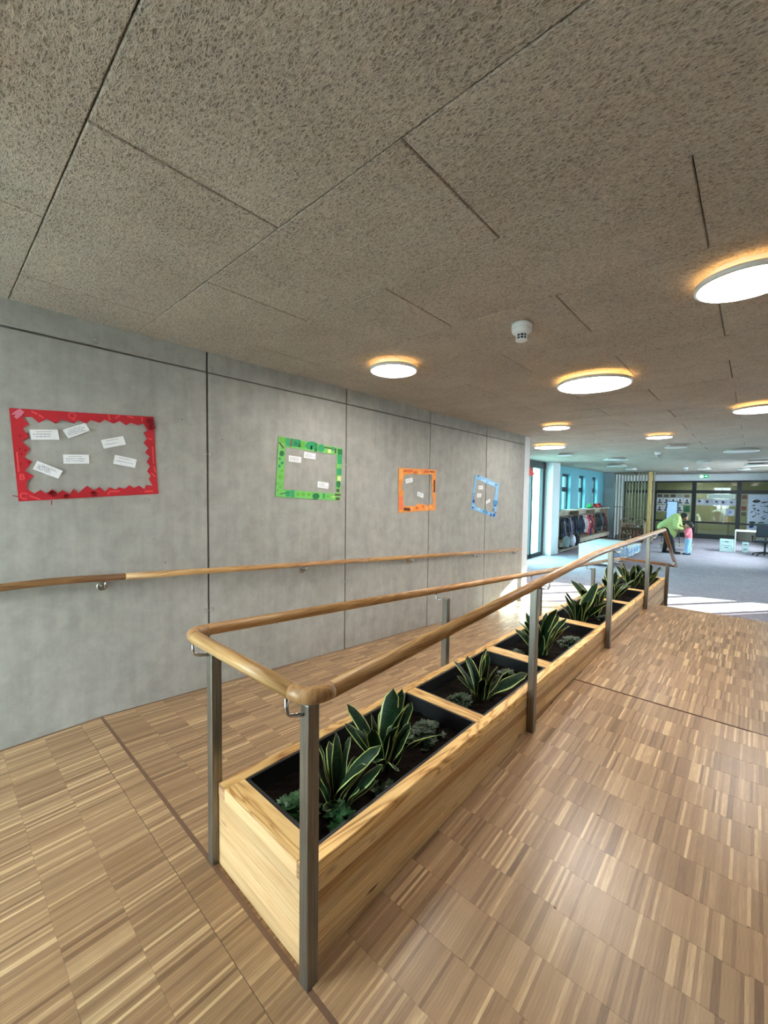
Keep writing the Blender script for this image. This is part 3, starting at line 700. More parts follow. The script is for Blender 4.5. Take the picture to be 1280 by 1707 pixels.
def detector(x, y, s, label):
    root = thing('smoke_detector', (x, y, CZ), label, 'smoke detector'); z = CZ
    MB().lathe([(0, 0), (.06 * s, 0), (.06 * s, -.024 * s), (.058 * s, -.026 * s), (.058 * s, -.03 * s), (.06 * s, -.032 * s), (.056 * s, -.05 * s), (.04 * s, -.062 * s), (.03 * s, -.064 * s), (0, -.064 * s)], (x, y, z), 32).build('housing', MT['white_plastic'], root, smooth=True)
    MB().lathe([(.028 * s, -.064 * s), (.028 * s, -.094 * s)], (x, y, z), 24).build('sensor_grille', MT['grey_frame'], root)
    for i in range(9):
        a = 2 * PI * i / 9; cx_, cy_ = x + .031 * s * math.cos(a), y + .031 * s * math.sin(a)
        MB().tube([(cx_, cy_, z - .062 * s), (cx_, cy_, z - .096 * s)], .0025 * s, 6).build('cage_bar', MT['white_plastic'], root)
    MB().lathe([(.03 * s, -.078 * s), (.033 * s, -.078 * s), (.033 * s, -.0805 * s), (.03 * s, -.0805 * s)], (x, y, z), 24).build('cage_ring', MT['white_plastic'], root)
    MB().lathe([(0, -.094 * s), (.034 * s, -.094 * s), (.034 * s, -.1 * s), (.028 * s, -.104 * s), (0, -.104 * s)], (x, y, z), 24).build('cap', MT['white_plastic'], root, smooth=True)
detector(-1.09, 2.44, 1.0, 'white smoke detector on the ceiling between two lit lights')
detector(-1.72, 11.5, 1.1, 'white smoke detector far down the hall ceiling')
detector(-1.86, 18.2, 1.1, 'white smoke detector on the ceiling by the exit sign')

# ================================================================== PAPER FRAMES AND CARDS ON THE CONCRETE WALL
NX = (1, 0, 0)
def wp_(px, py, lift=.002): return onx(px, py, WX + lift)
def conv(pts, ox, oy, sc): return [(ox + x / sc, oy + y / sc) for x, y in pts]
def poly(pts, lift, th, mats, name, parent, hole=None):
    return sheet([wp_(*p, lift) for p in pts], th, NX, hole=[wp_(*p, lift) for p in hole] if hole else None).build(name, mats, parent)
def frame_root(label, px, py): return thing('paper_frame', wp_(px, py, .001), label, 'paper frame', 'paper frames on the concrete wall')
sc9 = 1280 / 140
c4 = lambda pts: conv(pts, 0, 670, sc9)
c5 = lambda pts: conv(pts, 140, 670, sc9)
red_in = c4([(340, 230), (490, 230), (590, 320), (710, 260), (850, 330), (945, 268), (1130, 325), (1190, 275)]) + c5([(40, 330), (100, 275), (245, 320), (310, 268), (450, 330), (545, 290), (640, 355), (715, 318), (820, 355), (910, 330), (970, 440), (905, 465), (960, 560), (905, 620), (980, 705), (930, 775), (1000, 830), (955, 915), (1005, 980), (960, 1060), (1015, 1120), (990, 1180), (1045, 1280), (945, 1265), (920, 1330), (840, 1275), (760, 1310), (690, 1270), (620, 1325), (530, 1300), (480, 1335), (390, 1300), (320, 1365), (235, 1295), (160, 1350), (45, 1280)]) + c4([(1190, 1390), (1120, 1325), (1060, 1400), (950, 1345), (870, 1400), (800, 1330), (700, 1400), (620, 1340), (520, 1395), (415, 1330), (405, 1215), (515, 1135), (380, 1050), (490, 910), (370, 845), (455, 715), (335, 605), (440, 535), (350, 405), (440, 340)])
red = mc('red_card', (186, 26, 42), 0.6); redl = mc('pale_red_felt', (226, 74, 80), 0.7); redd = mc('dark_red_feather', (140, 12, 26), 0.85)
fr = frame_root('large red zigzag card frame with letters and feathers', 31, 836)
poly([(15, 680), (138, 688), (256, 695), (260, 780), (264, 823), (150, 829), (31, 836)], .002, .003, red, 'border', fr, red_in)
poly(c4([(215, 150), (300, 100), (370, 155), (320, 215), (255, 260), (215, 230), (240, 190), (165, 195), (190, 175)]), .0055, .002, mc('pink_felt', (204, 118, 140)), 'felt_fish', fr)
def letter(ch, px, py, hpx, rot):
    cu = bpy.data.curves.new('t', 'FONT'); cu.body = ch; cu.size = 1; cu.align_x = 'CENTER'; cu.align_y = 'CENTER'; cu.extrude = .02; cu.offset = .012
    o = bpy.data.objects.new('t', cu); COL.objects.link(o); me = bpy.data.meshes.new_from_object(o.evaluated_get(bpy.context.evaluated_depsgraph_get())); bpy.data.objects.remove(o)
    p = wp_(px, py, .0065); h = (wp_(px, py - hpx / 2) - wp_(px, py + hpx / 2)).length / .72
    me.transform(Matrix.Translation(p) @ Matrix(((0, 0, 1, 0), (1, 0, 0, 0), (0, 1, 0, 0), (0, 0, 0, 1))) @ Matrix.Rotation(rot, 4, 'Z') @ Matrix.Diagonal((h, h, .05, 1)))
    me.materials.clear(); me.materials.append(redl); o = bpy.data.objects.new('letter_' + ch.lower(), me); return link(o, fr)
letter('Q', 120.3, 693.3, 10.5, -.1); letter('B', 36.8, 795.8, 10, .03); letter('C', 38.8, 827.2, 11, -.2)
def stroke(pts, wpx, mat, parent, name='glued_stroke', lift=.0055):
    for (a, b_) in zip(pts[:-1], pts[1:]):
        d = Vector((b_[0] - a[0], b_[1] - a[1])); n = Vector((-d.y, d.x)).normalized() * wpx / 2
        poly([(a[0] + n.x, a[1] + n.y), (b_[0] + n.x, b_[1] + n.y), (b_[0] - n.x, b_[1] - n.y), (a[0] - n.x, a[1] - n.y)], lift, .0015, mat, name, parent)
for a, b_ in ([(475, 140), (570, 185)], [(590, 195), (665, 245)], [(255, 760), (285, 1065)], [(450, 1430), (620, 1490)]): stroke(c4([a, b_]), 2.6, redl, fr)
for a, b_ in ([(370, 195), (395, 280)], [(475, 250), (545, 210)], [(660, 215), (755, 245)], [(880, 235), (885, 300)], [(1045, 680), (1060, 940)], [(1060, 980), (1090, 1075)], [(1025, 1080), (1080, 1140)], [(970, 555), (1040, 570)], [(380, 1365), (540, 1360)], [(925, 1365), (1050, 1362)], [(360, 1410), (390, 1380)]): stroke(c5([a, b_]), 2.3, redl, fr)
def feather(px, py, rpx, n, seed, name='feather'):
    r = random.Random(seed); m_ = MB(); c0 = wp_(px, py, .009); s = (wp_(px + 1, py) - wp_(px, py)).length
    for i in range(n):
        a = r.uniform(0, 2 * PI); L = rpx * s * r.uniform(.5, 1.0); w = s * r.uniform(.5, 1.0); z = r.uniform(.002, .02)
        e = Vector((z / max(L, .001), math.cos(a), math.sin(a))) * L; sd = Vector((0, -math.sin(a), math.cos(a))) * w
        m_.add([c0 - sd, c0 + e * .5 - sd * 1.2, c0 + e, c0 + e * .5 + sd * 1.2, c0 + sd], [(0, 1, 2, 3, 4)])
    m_.build(name, redd, fr)['kind'] = 'stuff'
feather(87.5, 823, 9, 90, 1); feather(111, 827, 7, 60, 2); feather(156, 823, 8, 60, 3); feather(250, 703, 9, 60, 4); feather(252, 712, 8, 50, 5)
stroke([(21, 826), (30, 828)], 1.5, redd, fr); stroke(c4([(790, 1500), (785, 1570)]), 1.6, redd, fr)
for x, y in ((305, 515), (300, 715), (325, 795), (385, 735), (320, 945), (435, 925), (425, 490)):
    q = c4([(x - 14, y - 14), (x + 14, y - 10), (x + 10, y + 14), (x - 12, y + 12)]); poly(q, .0055, .0015, redd, 'glued_dot', fr)
cn = [0]
def card(corners, lines, label, grp):
    P = [wp_(*c_, .006) for c_ in corners]; root = thing('note_card', (P[0] + P[1] + P[2] + P[3]) / 4, label, 'card', grp)
    sheet(P, .0012, NX).build('card', MT['paper'], root)
    o, ex, ey = P[0], P[1] - P[0], P[3] - P[0]; r = random.Random(cn[0]); cn[0] += 1; lift = Vector((.0016, 0, 0))
    for li in range(lines):
        m_ = MB(); v0 = .2 + .62 * li / max(1, lines - .3); u = .2 if li == 0 else .1; end = .72 if li == 0 else r.uniform(.6, .9)
        while u < end:
            w = r.uniform(.015, .05); hh = r.uniform(.03, .08) if li else .045; dv_ = r.uniform(-.02, .02) if li else 0
            m_.add([o + ex * u + ey * (v0 + dv_) + lift, o + ex * (u + w) + ey * (v0 + dv_) + lift, o + ex * (u + w) + ey * (v0 + dv_ + hh) + lift, o + ex * u + ey * (v0 + dv_ + hh) + lift], [(0, 1, 2, 3)]); u += w + r.uniform(.008, .03)
        if m_.f: m_.build('written_line' if li else 'printed_line', MT['ink' if li else 'print'], root)
gr = 'note cards in the red frame'
card([(49, 716), (96, 716), (99, 733), (52, 733)], 3, 'white card at the top left inside the red frame', gr)
card([(104, 716.5), (142, 705), (150, 718), (114, 731)], 4, 'tilted white card at the top middle inside the red frame', gr)
card([(168, 733.5), (205, 727), (210, 741), (173, 748)], 2, 'tilted white card on the right inside the red frame, upper', gr)
card([(62, 768), (104.5, 785), (97, 798), (54.5, 782)], 5, 'white card sloping down at the lower left inside the red frame', gr)
card([(105, 757.5), (148, 758), (149, 773), (106, 773)], 3, 'straight white card at the centre of the red frame', gr)
card([(191.5, 758), (228, 766), (225, 780), (188.5, 773)], 2, 'white card at the lower right inside the red frame', gr)
# green frame
g0 = mc('light_green_card', (112, 190, 96), 0.6); gd = mc('dark_green_paper', (22, 110, 62)); gm = mc('mid_green_paper', (40, 150, 98)); gl = mc('lime_paper', (98, 178, 58)); gy = mc('pale_lime_foil', (206, 220, 140), 0.35); gb = mc('olive_foil', (72, 70, 30), 0.4)
fr = frame_root('green collage card frame between two concrete joints', 459, 828)
cg = lambda pts: conv(pts, 450, 710, sc9)
poly(cg([(130, 155), (1105, 345), (1060, 1140), (80, 1080)]), .002, .003, g0, 'border', fr, cg([(235, 322), (1018, 440), (1003, 1035), (203, 965)]))
def blob(cx_, cy_, w, h, n=12, cf=cg, rot=0): return cf([(cx_ + w / 2 * math.cos(2 * PI * i / n + rot), cy_ + h / 2 * math.sin(2 * PI * i / n + rot)) for i in range(n)])
def quad(x0, y0, x1, y1, cf=cg, sk=0): return cf([(x0, y0), (x1, y0 + sk), (x1, y1 + sk), (x0, y1)])
for q, m_ in ((quad(150, 170, 235, 250, sk=15), gl), (quad(240, 180, 305, 300, sk=12), gm), (quad(330, 195, 465, 310, sk=18), gm), (blob(385, 270, 60, 60), gd), (quad(425, 255, 465, 325), gd), (quad(470, 230, 530, 340, sk=10), gl), (blob(630, 300, 190, 130), gm), (blob(630, 330, 40, 70), gd), (quad(675, 270, 720, 390), gd), (blob(780, 340, 100, 120), gm), (quad(830, 315, 940, 335, sk=20), gb), (blob(955, 350, 50, 60), gm), (quad(880, 360, 930, 410), gy), (quad(985, 340, 1010, 420), gb), (quad(1030, 350, 1100, 430, sk=8), gd), (quad(1030, 430, 1095, 580), gm), (quad(1022, 650, 1088, 750), gm), (quad(1025, 765, 1080, 840), gy), (blob(1042, 890, 65, 110), gd), (blob(1035, 985, 50, 60), gb), (quad(990, 1035, 1075, 1065), gb), (quad(1000, 1090, 1060, 1130), gb), (quad(935, 1075, 990, 1090), gy), (blob(180, 420, 75, 90, 7), gd), (blob(148, 500, 40, 45), gm), (blob(185, 565, 45, 50), gm), (blob(143, 612, 42, 50), gm), (blob(185, 685, 45, 50), gl), (blob(165, 770, 80, 90, 5), gl), (blob(122, 875, 35, 45), gl), (blob(160, 930, 45, 50), gl), (blob(118, 980, 36, 40), gl), (quad(320, 980, 370, 1085), gm), (quad(240, 985, 310, 1075, sk=5), gm), (quad(150, 1030, 300, 1045, sk=-25), gd), (blob(430, 1040, 60, 60), gl), (blob(510, 1045, 60, 60), gl), (blob(593, 1045, 50, 50), gl), (blob(700, 1070, 110, 95, 7), gd), (quad(805, 1030, 835, 1105), gm), (blob(885, 1075, 45, 45), gl)):
    poly(q, .0055, .0015, m_, 'paper_scrap', fr)
stroke(cg([(140, 250), (205, 340)]), 2.2, gb, fr); stroke(cg([(330, 195), (310, 320)]), 2.6, mc('brown_foil', (112, 84, 56), .4), fr)
gr = 'note cards in the green frame'
card(cg([(283, 447), (478, 475), (472, 565), (283, 540)]), 4, 'white card at the upper left inside the green frame', gr)
card(cg([(518, 390), (695, 422), (690, 512), (512, 485)]), 4, 'white card at the top middle inside the green frame', gr)
card(cg([(727, 842), (895, 868), (888, 960), (722, 935)]), 4, 'white card at the lower right inside the green frame', gr)
# orange frame
o0 = mc('orange_card', (232, 146, 58), 0.6); o1 = mc('deep_orange_paper', (222, 102, 32)); o2 = mc('coral_paper', (236, 118, 72)); ob = mc('brown_paper', (92, 38, 14)); oy = mc('pale_orange_paper', (240, 170, 84))
fr = frame_root('orange scalloped card frame across the third concrete joint', 664, 855)
co = lambda pts: conv(pts, 650, 770, 1280 / 90)
poly(co([(200, 140), (1095, 185), (1075, 1145), (600, 1175), (200, 1210)]), .002, .003, o0, 'border', fr,
     co([(320, 350), (380, 290), (470, 300), (540, 270), (600, 300), (700, 290), (800, 310), (900, 290), (985, 300), (1000, 400), (975, 470), (1005, 540), (985, 640), (1020, 690), (990, 770), (1010, 860), (1020, 1000), (930, 1010), (900, 1050), (840, 1010), (760, 1005), (680, 985), (600, 1030), (540, 1060), (490, 1040), (320, 1050), (310, 850), (325, 700), (280, 640), (290, 500), (320, 430)]))
for q, m_ in ((quad(320, 190, 540, 240, co), o1), (quad(800, 200, 920, 260, co), o1), (stroke, None), (quad(210, 820, 305, 1130, co), o2), (quad(210, 170, 310, 420, co), oy), (quad(1035, 430, 1070, 720, co), ob), (quad(325, 1080, 475, 1150, co, 15), ob), (blob(640, 1090, 70, 70, 8, co), o1), (blob(780, 1060, 60, 50, 6, co), o1), (blob(860, 1100, 60, 50, 6, co), oy), (blob(960, 1070, 70, 60, 8, co), oy), (blob(515, 1100, 60, 90, 8, co), oy), (blob(605, 250, 90, 80, 8, co), o1), (blob(700, 255, 70, 70, 8, co), oy)):
    if m_: poly(q, .0055, .0015, m_, 'paper_scrap', fr)
stroke(co([(940, 230), (1050, 240)]), 1.6, ob, fr)
gr = 'note cards in the orange frame'
card(co([(365, 405), (530, 370), (540, 475), (375, 515)]), 3, 'white card at the upper left inside the orange frame', gr)
card(co([(655, 700), (795, 755), (785, 860), (640, 800)]), 4, 'white card right of the centre inside the orange frame', gr)
# blue frame
b0 = mc('light_blue_card', (126, 182, 226), 0.6); b1 = mc('deep_blue_paper', (26, 62, 150)); b2 = mc('navy_foil', (20, 34, 72), .35); b3 = mc('mid_blue_tissue', (66, 136, 190)); b4 = mc('pale_blue_paper', (168, 206, 236))
fr = frame_root('tilted light blue card frame across the last concrete joint', 784, 848)
cb = lambda pts: conv(pts, 770, 780, 16)
poly(cb([(345, 180), (600, 250), (990, 430), (935, 900), (905, 1320), (850, 1310), (235, 1095), (290, 600)]), .002, .003, b0, 'border', fr, cb([(380, 300), (560, 370), (640, 430), (870, 505), (900, 530), (850, 880), (830, 1190), (760, 1190), (500, 1080), (350, 1020), (320, 800), (350, 600)]))
for q, m_ in ((blob(440, 215, 50, 50, 8, cb), b2), (blob(905, 450, 60, 60, 8, cb), b2), (blob(320, 690, 40, 40, 8, cb), b3), (blob(310, 780, 45, 70, 8, cb), b2), (blob(310, 890, 60, 110, 8, cb), b1), (blob(290, 1060, 50, 50, 8, cb), b1), (blob(890, 930, 140, 150, 9, cb), b3), (blob(880, 1000, 80, 60, 8, cb), b1), (blob(845, 1120, 60, 110, 7, cb), b2), (blob(890, 1190, 60, 60, 8, cb), b2), (blob(850, 1260, 70, 90, 7, cb), b1), (blob(770, 1255, 50, 80, 7, cb), b1), (quad(500, 290, 640, 350, cb, 40), b4), (quad(700, 360, 860, 410, cb, 50), b4), (quad(390, 1060, 480, 1120, cb, 20), b4), (quad(560, 1120, 680, 1190, cb, 40), b3)):
    poly(q, .0055, .0015, m_, 'paper_scrap', fr)
gr = 'note cards in the blue frame'
card(cb([(445, 465), (560, 475), (555, 580), (430, 570)]), 3, 'white card at the upper left inside the blue frame', gr)
card(cb([(400, 685), (520, 675), (510, 780), (395, 790)]), 3, 'white card at the middle left inside the blue frame', gr)
card(cb([(640, 885), (750, 820), (750, 905), (640, 970)]), 2, 'tilted white card right of the joint inside the blue frame', gr)

# ================================================================== FAR HALL: FURNITURE
# --- slatted screen with corner post
YS = 20.55
scr = thing('slatted_screen', (-4.0, YS, CARP), 'slatted grey timber screen with a larch corner post', 'screen')
n = 12
for i in range(n):
    x = -4.66 + i * .114; bevel(MB().box((x, YS, CARP), (x + .042, YS + .06, CZ - .03)).build('slat', MT['slat'], scr), .003)
MB().box((-4.7, YS + .06, .94), (-3.3, YS + .09, .975)).build('cross_bar', MT['slat'], scr)
MB().box((-4.7, YS + .06, CZ - .1), (-3.3, YS + .1, CZ - .03)).build('cross_bar', MT['slat'], scr)
bevel(MB().box((-3.36, YS - .03, CARP), (-3.25, YS + .09, CZ - .012)).build('corner_post', MT['post_wood'], scr), .004)
for i in range(2): bevel(MB().box((-3.24, YS + .12 + .14 * i, CARP), (-3.18, YS + .18 + .14 * i, CZ - .02)).build('slat', MT['slat'], scr), .003)

# --- toy shelf in front of the screen
YT = 19.8
ts = thing('toy_shelf', (-3.77, YT, CARP), 'wooden toy shelf with two arched tops before the slatted screen', 'shelf')
for x in (-4.22, -3.36):
    MB().box((x, YT, CARP), (x + .04, YT + .35, .36)).build('side_panel', MT['toy_wood'], ts)
for z in (CARP + .08, -.18, .12): MB().box((-4.18, YT + .01, z), (-3.36, YT + .34, z + .03)).build('shelf_board', MT['toy_wood'], ts)
for cx_ in (-4.02, -3.52):
    pts = [(cx_ + .2 * math.cos(a), YT + .02, .32 + .17 * math.sin(a)) for a in [PI * i / 14 for i in range(15)]]
    MB().tube(pts, .025, 6).build('arch', MT['toy_wood'], ts)
MB().box((-4.18, YT + .32, CARP), (-3.36, YT + .34, .3)).build('back_panel', MT['toy_wood'], ts)
rt = random.Random(5)
tc_ = [(148, 96, 92), (96, 110, 126), (188, 186, 184), (70, 84, 70), (160, 132, 112), (110, 70, 74)]
tn_ = ['dusky red', 'slate blue', 'white', 'dark green', 'tan', 'maroon']
for r_, z in enumerate((CARP + .11, -.15, .15)):
    for i in range(6):
        x = -4.1 + i * .13; c_ = tc_[(i + r_ * 2) % 6]; h = rt.uniform(.1, .17)
        o = thing('toy_figure', (x, YT + .12, z), '%s toy, %s on the %s board of the toy shelf' % (tn_[(i + r_ * 2) % 6], ['leftmost', 'second from left', 'third from left', 'third from right', 'second from right', 'rightmost'][i], ['bottom', 'middle', 'top'][r_]), 'toy', 'toys on the toy shelf')
        m_ = mc('toy_%d' % ((i + r_ * 2) % 6), c_)
        MB().lathe([(0, 0), (.04, 0), (.045, h * .3), (.03, h * .62), (.018, h * .68), (0, h * .68)], (x, YT + .12, z), 10).build('body', m_, o, smooth=True)
        MB().sphere((x, YT + .12, z + h * .82), (.028, .028, h * .2), 8, 6).build('head', mc('toy_head', (196, 168, 146)), o, smooth=True)

# --- low white cabinets on castors with blue boxes
def low_cabinet(x0, x1, y0, y1, z1, cols, rws, label):
    root = thing('low_cabinet', ((x0 + x1) / 2, (y0 + y1) / 2, CARP), label, 'cabinet', 'low white cabinets')
    zb = CARP + .07; w = MT['white_lam']
    MB().box((x0 - .01, y0 - .01, z1 - .025), (x1 + .012, y1, z1)).build('top', w, root)
    MB().box((x0, y0, zb), (x1, y0 + .02, z1 - .025)).build('side_panel', w, root)
    MB().box((x0, y1 - .02, zb), (x1, y1, z1 - .025)).build('side_panel', w, root)
    MB().box((x0, y0 + .02, zb), (x1, y1 - .02, zb + .02)).build('bottom', w, root)
    MB().box((x0 + .3, y0 + .02, zb + .02), (x0 + .32, y1 - .02, z1 - .025)).build('back_panel', w, root)
    MB().box((x0 + .5 * (x1 - x0) - .003, y0 - .003, zb), (x0 + .5 * (x1 - x0) + .003, y0 + .001, z1 - .026)).build('panel_joint', mc('joint_grey', (130, 136, 142)), root)
    dy = (y1 - y0 - .04) / cols; dzz = (z1 - .045 - zb) / rws
    for i in range(1, cols): MB().box((x0 + .32, y0 + .02 + dy * i - .01, zb + .02), (x1, y0 + .02 + dy * i + .01, z1 - .025)).build('partition', w, root)
    for i in range(cols):
        for j in range(rws):
            a, c_ = y0 + .02 + dy * i + .03, y0 + .02 + dy * (i + 1) - .03; z0 = zb + .025 + dzz * j
            bevel(MB().box((x0 + .35, a, z0), (x1 - .012, c_, z0 + dzz * .78)).build('drawer_box', mc('light_blue_plastic', (150, 182, 222), .4), root), .01)
    for x in (x0 + .07, x1 - .07):
        for y in (y0 + .08, (y0 + y1) / 2, y1 - .08):
            MB().lathe([(0, -.02), (.03, -.02), (.03, .02), (0, .02)], (0, 0, 0), 12)
            m_ = MB(); m_.lathe([(0, -.015), (.033, -.015), (.033, .015), (0, .015)], n=14); m_.v = [(x + v_[2], y + v_[0], CARP + .033 + v_[1]) for v_ in m_.v]; m_.box((x - .02, y - .02, CARP + .05), (x + .02, y + .02, CARP + .072)); m_.build('castor', MT['white_plastic'], root)
low_cabinet(-3.63, -2.82, 12.3, 14.3, .08, 5, 4, 'tall white cabinet with two front panels and blue boxes, on castors')
low_cabinet(-3.35, -2.79, 14.35, 16.15, -.16, 4, 2, 'lower white unit with blue boxes behind the white cabinet')

# --- cloakroom rack with coats
rk = thing('coat_rack', (-4.9, 16.8, CARP), 'long beech coat rack with hooks below the turquoise wall', 'coat rack')
RY0, RY1 = 14.0, 20.2
MB().box((-5.14, RY0, .9), (-4.74, RY1, .935)).build('top_shelf', MT['rack_wood'], rk)
i = 0; y = RY0 + .05
while y < RY1 - .1:
    MB().box((-5.13, y, CARP + .02), (-5.1, y + .11, .9)).build('back_slat', MT['rack_wood'], rk); y += .13
for y in (RY0, 16.05, 18.1, RY1 - .03): MB().box((-5.14, y, CARP), (-4.78, y + .03, .9)).build('upright', MT['rack_wood'], rk)
MB().box((-5.0, RY0, .68), (-4.97, RY1, .72)).build('hook_rail', MT['rack_wood'], rk)
MB().box((-5.1, RY0, -.16), (-4.70, RY1, -.125)).build('bench', MT['rack_wood'], rk)
MB().box((-4.74, RY0, -.28), (-4.71, RY1, -.16)).build('bench_front', MT['rack_wood'], rk)
MB().box((-5.1, RY0, CARP + .05), (-4.72, RY1, CARP + .08)).build('shoe_shelf', MT['rack_wood'], rk)
for k_ in range(30):
    y = RY0 + .15 + k_ * .2; MB().tube([(-4.97, y, .7), (-4.92, y, .7), (-4.91, y, .74)], .01, 6).build('hook', MT['grey_frame'], rk)
cc_ = [('black', (16, 18, 24)), ('navy with a pale stripe', (26, 36, 74)), ('black hooded', (20, 22, 26)), ('dark blue', (22, 32, 58)), ('charcoal', (34, 36, 42)), ('dusky lilac', (96, 90, 118)), ('navy', (18, 24, 52)), ('dark teal', (26, 46, 54)), ('pale grey', (176, 180, 190)), ('bright red', (196, 58, 44)), ('pink and white', (206, 164, 170)), ('purple', (52, 40, 88)), ('rust orange', (176, 76, 44)), ('black puffy', (18, 20, 22)), ('dark green', (26, 40, 38)), ('black long', (20, 22, 30)), ('grey', (84, 86, 92)), ('dark navy', (16, 22, 40)), ('maroon', (88, 24, 34))]
order = [0, 1, 2, 3, 5, 4, 6, 7, 3, 6, 8, 10, 9, 11, 12, 7, 13, 14, 15, 16, 17, 18]
used = {}
rc = random.Random(12)
nm = len(order)
for i, ci in enumerate(order):
    nmn, c_ = cc_[ci]; y = RY0 + .22 + i * (RY1 - RY0 - .7) / (nm - 1); used[ci] = used.get(ci, 0) + 1
    extra = '' if order.count(ci) == 1 else (', the nearer of two' if used[ci] == 1 else ', the farther of two')
    L = rc.uniform(.62, .82); zt_ = .68; zb = max(-.1, zt_ - L); xo = -4.86
    root = thing('coat', (xo, y, zb), '%s children\'s coat hanging from the coat rack%s' % (nmn, extra), 'coat', 'coats on the coat rack')
    m_ = MB(); lean = rc.uniform(-.015, .015)
    m_.tube([(xo, y, zt_), (xo, y, zt_ - .07), (xo, y + lean * .3, zt_ - .16), (xo + .01, y + lean * .6, (zt_ + zb) / 2), (xo + .02, y + lean, zb)], [.03, .06, .1, .105, rc.uniform(.1, .125)], 10)
    remeshed(m_, 'body', mc('coat_%d' % ci, c_, .8), root, .03, 3)
    for sgn in (-1, 1):
        MB().tube([(xo + .05, y + sgn * .07, zt_ - .13), (xo + .1, y + sgn * .085 + lean * .5, zt_ - .34), (xo + .1, y + sgn * .08 + lean, zt_ - .52)], [.04, .042, .034], 8).build('sleeve', mc('coat_%d' % ci, c_, .8), root, smooth=True)
    MB().sphere((xo + .02, y, zt_ - .05), (.06, .08, .07), 8, 6).build('hood', mc('coat_%d' % ci, c_, .8), root, smooth=True)
    if ci == 1: MB().tube([(xo + .14, y - .1, .55), (xo + .16, y + .02, .1)], .014, 6).build('stripe', mc('reflective_stripe', (206, 206, 200)), root)
    if ci in (9,): MB().sphere((xo + .13, y, .42), (.03, .06, .05), 8, 6).build('badge', mc('cream_patch', (240, 214, 180)), root, smooth=True)
# bags hanging low and shoes
for y, c_, l in ((14.15, (120, 136, 140), 'grey bag hanging at the left end of the coat rack'), (14.75, (196, 196, 216), 'pale lilac bag hanging at the left of the coat rack'), (15.2, (24, 26, 40), 'black bag hanging low on the coat rack')):
    root = thing('cloth_bag', (-4.68, y, -.3), l, 'bag'); m_ = MB(); m_.tube([(-4.57, y, .12), (-4.57, y, .04), (-4.57, y, -.12), (-4.57, y, -.27)], [.03, .1, .12, .08], 10)
    remeshed(m_, 'pouch', mc('bag_%d' % int(y * 10), c_, .8), root, .025, 3); MB().tube([(-4.92, y, .72), (-4.66, y, .66), (-4.57, y, .12)], .008, 6).build('strap', mc('bag_%d' % int(y * 10), c_, .8), root)
sh = [('black', (22, 22, 26)), ('red', (120, 32, 34)), ('grey', (110, 112, 116)), ('blue', (40, 54, 110))]
for i in range(10):
    nmn, c_ = sh[i % 4]; y = 14.4 + i * .55
    for q in (0, 1):
        yy = y + q * .1; root = thing('shoe', (-4.85, yy, CARP + .08), '%s %s children\'s shoe, %s pair from the door under the coat rack' % (['left', 'right'][q], nmn, ['first', 'second', 'third', 'fourth', 'fifth', 'sixth', 'seventh', 'eighth', 'ninth', 'tenth'][i]), 'shoe', 'shoes under the coat rack')
        MB().box((-4.95, yy - .035, CARP + .08), (-4.76, yy + .035, CARP + .1)).build('sole', mc('shoe_sole', (200, 198, 190)), root)
        m_ = MB().sphere((-4.9, yy, CARP + .135), (.06, .034, .045), 8, 6).sphere((-4.82, yy, CARP + .115), (.07, .034, .025), 8, 6); remeshed(m_, 'upper', mc('shoe_' + nmn, c_, .6), root, .014, 2)
# toys on top of the rack
def toy_car(y, c_, label, L=.34):
    root = thing('toy_vehicle', (-4.92, y, .935), label, 'toy', 'toys on top of the coat rack'); m_ = MB()
    m_.hexa([(-5.0, y - L / 2, .97), (-4.84, y - L / 2, .97), (-4.84, y + L / 2, .97), (-5.0, y + L / 2, .97), (-5.0, y - L / 2, 1.04), (-4.84, y - L / 2, 1.04), (-4.84, y + L / 2, 1.04), (-5.0, y + L / 2, 1.04)])
    bevel(m_.build('body', mc('toy_paint_%d' % c_[0], c_, .35), root), .015, 2)
    m_ = MB(); m_.hexa([(-4.99, y - L * .3, 1.035), (-4.85, y - L * .3, 1.035), (-4.85, y + L * .3, 1.035), (-4.99, y + L * .3, 1.035), (-4.97, y - L * .15, 1.12), (-4.87, y - L * .15, 1.12), (-4.87, y + L * .2, 1.12), (-4.97, y + L * .2, 1.12)])
    bevel(m_.build('cabin', mc('toy_paint_%d' % c_[0], c_, .35), root), .01, 2)
    for yy in (y - L * .32, y + L * .32):
        for x in (-5.0, -4.84):
            w_ = MB().lathe([(0, -.012), (.035, -.012), (.035, .012), (0, .012)], n=14); w_.v = [(x + v_[2], yy + v_[0], .97 + v_[1]) for v_ in w_.v]; w_.build('wheel', MT['grey_frame'], root)
toy_car(17.9, (34, 140, 70), 'green toy vehicle on top of the coat rack', .42); toy_car(18.75, (196, 34, 36), 'red toy vehicle on top of the coat rack', .62); toy_car(19.3, (120, 30, 30), 'dark red toy vehicle at the right end of the coat rack', .3)
# red pennant on the wall end
pn = sheet([(WX + .008, 7.36, 1.98), (WX + .02, 7.6, 1.84), (WX + .008, 7.36, 1.80)], .002, NX).build('red_pennant', mc('pennant_red', (224, 74, 66)))
tag(pn, 'small red paper pennant at the end of the concrete wall', 'pennant')

